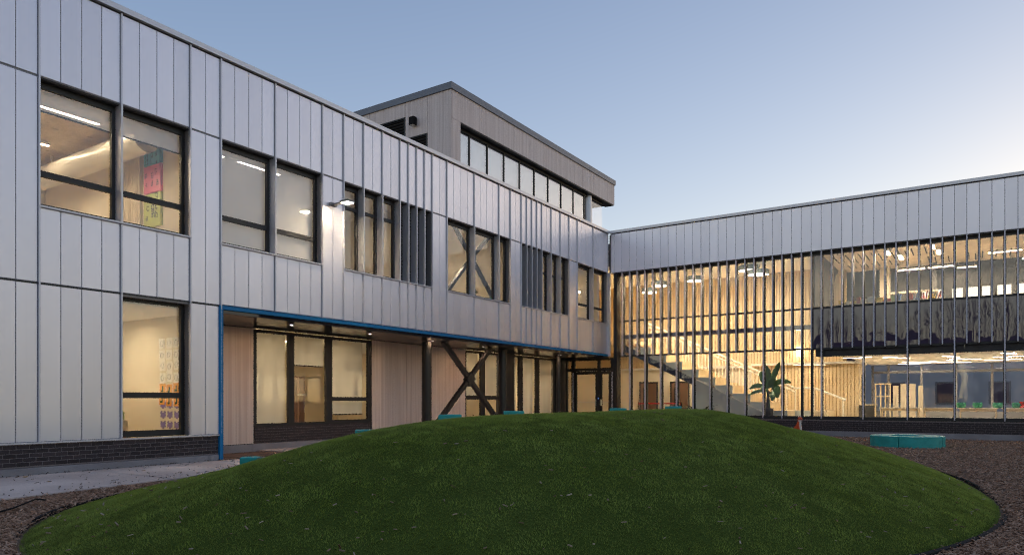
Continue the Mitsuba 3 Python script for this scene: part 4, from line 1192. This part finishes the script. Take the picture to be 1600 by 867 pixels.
def polar(r, n, lat0, lat1, t0, t1):
    """points spread more thinly with distance from the courtyard's near side"""
    t = t0 * (t1 / t0) ** (r.random(n) ** .8); lat = r.uniform(lat0, lat1, n) * t
    return CAM[0] + FW[0] * t + math.cos(YAW) * lat, CAM[1] + FW[1] * t + math.sin(YAW) * lat
def mulch_xy(r, n):
    xa, ya = polar(r, int(n * .72), -.1, .78, 4.9, 29)
    xb, yb = polar(r, int(n * .28), -.78, -.30, 5.0, 12)
    x, y = np.r_[xa, xb], np.r_[ya, yb]
    u, v = m_uv(x, y)
    ok = (u * u + v * v > 1.02) & (y < -.05) & ((x > np.maximum(2.15 - .185 * (y + 20), 1.7) + .01) | (y > -1.6) & (x > .5))
    return x[ok], y[ok]
chips(150000, mulch_xy, .025, .075, 11, lambda x, y: G - .006, 'bark_mulch', 'brown bark chips covering the ground around the mound', 'mulch',
      [(.42, .24, .155), (.50, .31, .215), (.29, .165, .11), (.56, .385, .28), (.17, .10, .068)])
def strewn(r, n):
    x, y = polar(r, n, -.7, .7, 4.8, 17)
    u, v = m_uv(x, y); a = u * u + v * v
    ok = (a < .99) & (r.random(len(x)) < np.clip(.12 + 1.1 * a ** 3, 0, 1))
    return x[ok], y[ok]
chips(1300, strewn, .018, .05, 12, lambda x, y: m_z(*m_uv(x, y)) + .006, 'scattered_chips', 'pale bark chips strewn over the grass of the mound', 'bark chips',
      [(.30, .21, .15), (.40, .31, .23), (.20, .12, .08), (.46, .38, .30)])
def on_pave(r, n):
    y = r.uniform(-27.5, -16, n); e = np.maximum(2.15 - .185 * (y + 20), 1.7)
    x = np.where(r.random(n) < .45, r.uniform(.02, .16, n), np.where(r.random(n) < .5, e - np.abs(r.normal(0, .3, n)), r.uniform(.05, 1.0, n) * e))
    return x, y
chips(700, on_pave, .015, .045, 13, lambda x, y: -.135 + x * 0, 'pavement_litter', 'bark chips and leaf bits scattered on the pavement', 'litter',
      [(.06, .04, .03), (.12, .075, .045), (.03, .02, .018)])
rl_ = np.random.default_rng(9)
for i, (x, y) in enumerate(((1.45, -24.3), (.35, -24.2), (2.1, -22.9), (.9, -22.4))):
    a = rl_.random() * 6
    d, s = np.array([math.cos(a), math.sin(a), .1]) * .05, np.array([-math.sin(a), math.cos(a), .2]) * .03
    c = np.array([x, y, -.125])
    V = [c - d, c - d * .3 + s, c + d * .6 + s * .7, c + d, c + d * .6 - s * .7, c - d * .3 - s, c + np.array([0, 0, -.006])]
    put('fallen_leaf', MB().add(V, [[6, 1, 0], [6, 2, 1], [6, 3, 2], [6, 4, 3], [6, 5, 4], [6, 0, 5]]), M('leaf_litter', two({'type': 'diffuse', 'reflectance': rgb(.42, .22, .06)})) if i == 0 else 'leaf_litter',
        label='yellow brown fallen leaf on the pavement, ' + ['nearest the mulch', 'beside the plinth', 'furthest from the wall', 'furthest from the viewer'][i], cat='leaf', group='fallen leaves on the pavement')
k = thing('garden_hose', 'thin black hose end lying on the mulch at the left edge', 'hose')
put(k + '__tube', MB().tube([(5.15, -26.75, G + .03), (4.75, -26.35, G + .06), (4.35, -25.95, G + .05), (4.0, -25.55, G + .09), (3.8, -25.35, G + .04)], .011, 8), 'black_plastic', smooth=40)

# ================================================================== COURTYARD THINGS
def arc_block(cx, cy, r0, r1, a0, a1, z0, z1, ch=.018, n=14):
    t = np.linspace(a0, a1, n)
    prof = [(r1, z0), (r1, z1 - ch), (r1 - ch, z1), (r0 + ch, z1), (r0, z1 - ch), (r0, z0)]
    V = np.vstack([np.stack([cx + r * np.cos(t), cy + r * np.sin(t), np.full(n, z)], 1) for r, z in prof])
    F = [[q * n + j, q * n + j + 1, (q + 1) * n + j + 1, (q + 1) * n + j] for q in range(5) for j in range(n - 1)]
    mb = MB().add(V, F)
    e0 = [q * n for q in range(6)]; e1 = [q * n + n - 1 for q in range(6)]
    mb.add(V, [[e0[0], e0[i], e0[i + 1]] for i in range(1, 5)]); mb.add(V, [[e1[0], e1[i + 1], e1[i]] for i in range(1, 5)])
    return mb
rg = thing('ring_bench', 'round teal ring bench of curved segments standing on the mulch at the right', 'bench')
RC = (12.50, -5.35)
cuts = [math.radians(q) for q in (-160, -98, -22, 40, 110, 200)]
for a, b in zip(cuts[:-1], cuts[1:]):
    put(rg + '__segment', arc_block(*RC, .50, 1.0, a + .010, b - .010, G - .01, G + .33), 'teal_paint', smooth=30)
seats = [((3.60, -21.95), .36, 'teal curved seat low at the left end of the mound', .42, .205), ((4.58, -20.14), .44, 'second teal curved seat from the left behind the mound', .44, .65), ((5.90, -19.24), .44, 'third teal curved seat from the left behind the mound', .47, .94), ((6.55, -18.01), .44, 'fourth teal curved seat from the left behind the mound', .44, 1.00),
         ((7.99, -16.27), .40, 'teal curved seat behind the mound in front of the entrance doors', .37, 1.05), ((8.25, -15.96), .36, 'teal curved seat mostly sunk behind the crest right of the entrance', .32, 1.01), ((9.01, -15.74), .36, 'teal curved seat on top of the mound in front of the stair fins', .34, 1.09), ((10.72, -13.3), .3, 'pale teal seat corner showing beside the fox figure', .22, .60)]
for (x, y), hh, lab, w, zt in seats:
    a = math.atan2(CAM[1] - y, CAM[0] - x) + rl_.uniform(-.35, .35)
    R_ = .62
    half = w / 2 / R_
    put('curved_seat', arc_block(x - R_ * math.cos(a), y - R_ * math.sin(a), R_ - .30, R_, a - half, a + half, zt - hh - .12, zt, .015), 'teal_paint', smooth=30, label=lab, cat='seat')

# the fox figure: one continuous sitting body
fx = thing('fox_figure', 'painted orange and white sitting fox figure beside the mound', 'statue')
FX = np.array([8.52, -1.05, -.10])
def hull(*ss):
    pts = []
    for p, r in ss:
        m = trimesh.creation.icosphere(2, r); pts.append(np.asarray(m.vertices) + p)
    return manifold3d.Manifold.hull_points(np.vstack(pts))
fa = math.atan2(CAM[1] - FX[1], CAM[0] - FX[0]) + .9
fd = np.array([math.cos(fa), math.sin(fa), 0]); fs = np.array([-math.sin(fa), math.cos(fa), 0]); fu = np.array([0, 0, 1.0])
def q(a, b, c):
    return FX + fd * a + fs * b + fu * c
body = hull((q(-.10, 0, .13), .13), (q(.02, 0, .32), .085)) + hull((q(.02, 0, .32), .085), (q(.05, 0, .46), .06))
body += hull((q(.05, 0, .46), .06), (q(.07, 0, .53), .075)) + hull((q(.07, 0, .53), .075), (q(.17, 0, .515), .03))
for s in (-1, 1):
    body += hull((q(.05, s * .05, .30), .045), (q(.10, s * .05, .03), .028)) + hull((q(.10, s * .05, .028), .028), (q(.15, s * .05, .022), .022))
    body += hull((q(-.08, s * .09, .15), .08), (q(.04, s * .12, .05), .045)) + hull((q(.02, s * .12, .03), .032), (q(.10, s * .12, .025), .026))
    body += hull((q(.06, s * .05, .585), .028), (q(.05, s * .062, .67), .007))
body += hull((q(-.16, -.02, .06), .04), (q(-.20, -.18, .07), .06)) + hull((q(-.20, -.18, .07), .06), (q(-.10, -.34, .06), .055)) + hull((q(-.10, -.34, .06), .055), (q(.02, -.42, .04), .015))
bm = body.refine_to_length(.02).to_mesh()
tm = trimesh.Trimesh(bm.vert_properties[:, :3], bm.tri_verts, process=True)
trimesh.smoothing.filter_taubin(tm, iterations=8)
L_ = np.asarray(tm.vertices) - FX
la, lb, lc_ = L_ @ fd, L_ @ fs, L_[:, 2]
FXS = 1.12
col = np.tile([.62, .085, .018], (len(L_), 1))
white = ((la > .055) & (np.abs(lb) < .05) & (lc_ > .12) & (lc_ < .46)) | ((lc_ > .46) & (lc_ < .515) & (la > .06)) | ((lc_ > .62)) | ((lb < -.36))
col[white] = (.78, .76, .72)
col[(lc_ < .055) & (la > .06)] = (.03, .025, .025)
col[(la > .185) & (lc_ > .49)] = (.03, .02, .02)
col[(np.hypot(np.abs(lb) - .045, lc_ - .555) < .014) & (la > .09)] = (.02, .02, .02)
tm.vertices = FX + L_ * FXS
scene[fx + '__body'] = mikit.ply(tm, 'vertex_paint', True, color=col)

# ================================================================== BEYOND THE COURTYARD (out of view, placed to darken the glass reflections and rear panes)
def unseen_tree(label, x, y, h, seed):
    r = np.random.default_rng(seed)
    k = thing('unseen_tree', label, 'tree')
    trunk, br_ = MB(), MB()
    def grow(p, d, L, rad, depth, mb):
        n = 4
        pts = [p]
        for i in range(n):
            d = d + r.normal(0, .10, 3); d[2] += .03; d /= np.linalg.norm(d)
            pts.append(pts[-1] + d * L / n)
        rs = np.linspace(rad, rad * .62, n + 1)
        mb.tube(pts, rs, 8 if depth == 0 else (5 if depth < 3 else 3), cap=False)
        if depth >= 5:
            return
        for i in range(3 if depth < 4 else 2):
            a = r.random() * 2 * np.pi; sp = r.uniform(.35, .9)
            s = np.cross(d, [.3, .5, .8]); s /= np.linalg.norm(s); s2 = np.cross(d, s)
            nd = d * math.cos(sp) + (s * math.cos(a) + s2 * math.sin(a)) * math.sin(sp)
            grow(pts[-1] if i else pts[-2], nd, L * r.uniform(.62, .82), rad * .58, depth + 1, br_)
    grow(np.array([x, y, G - .1]), np.array([0, 0, 1.0]), h * .30, h * .030, 0, trunk)
    put(k + '__trunk', trunk, 'bark', smooth=True); put(k + '__branches', br_, 'bark')
for i, (x, y, h) in enumerate(((2.0, -52, 14), (8.5, -49, 13), (14.5, -53, 15), (20.0, -50, 13.5), (27.0, -54, 15), (35.0, -50, 14))):
    unseen_tree(['unseen bare tree behind the viewer, reflected in the glass, first from the left wing', 'second unseen bare tree behind the viewer, reflected in the glass', 'third unseen bare tree behind the viewer, reflected in the glass', 'fourth unseen bare tree behind the viewer, reflected in the glass', 'fifth unseen bare tree behind the viewer, reflected in the glass', 'sixth unseen bare tree behind the viewer, reflected in the glass'][i], x, y, h, 40 + i)  # out of view trees, dark shapes for the glass to reflect
def house(label, x0, x1, y0, y1, h, mat, front):
    k = thing('backdrop_house', label, 'house')
    put(k + '__wall', MB().box(x0, x1, y0, y1, G, h), mat)
    ym = (y0 + y1) / 2
    V = [(x0 - .3, y0 - .3, h), (x1 + .3, y0 - .3, h), (x1 + .3, y1 + .3, h), (x0 - .3, y1 + .3, h), (x0 - .3, ym, h + 2.6), (x1 + .3, ym, h + 2.6)]
    put(k + '__roof', MB().add(V, [[0, 1, 5], [0, 5, 4], [2, 3, 4], [2, 4, 5], [0, 4, 3], [1, 2, 5], [0, 3, 2], [0, 2, 1]]), 'house_roof')
    yf = y1 if front > 0 else y0
    n = int((x1 - x0) / 2.6)
    for i in range(n):
        xx = x0 + (i + .5) * (x1 - x0) / n
        for z in (1.0, 3.7):
            w = num(k + '__window')
            put(w + '__frame', MB().box(xx - .6, xx + .6, yf - .04, yf + .04, z, z + 1.5), 'house_frame')
            put(w + '__pane', MB().box(xx - .5, xx + .5, yf - .05, yf + .05, z + .1, z + 1.4), 'spandrel')
house('unseen brick house behind the viewer, placed for its reflection, left of the pair', -12, 12.4, -78, -68, 6.6, 'house_wall', 1)
house('unseen pale house behind the viewer, placed for its reflection, right of the pair', 13.1, 42, -78, -68, 6.2, 'house_pale', 1)  # unseen pair, set close to keep sky out of the reflections
house('pale terrace placed beyond the rear glazing to hide the sky, left of the pair', 2, 17, 26, 36, 5.4, 'house_pale', -1)
house('pale house placed beyond the rear glazing to hide the sky, right of the pair', 18, 34, 26, 36, 5.4, 'house_pale', -1)  # pair placed to close off the sky behind the rear glazing
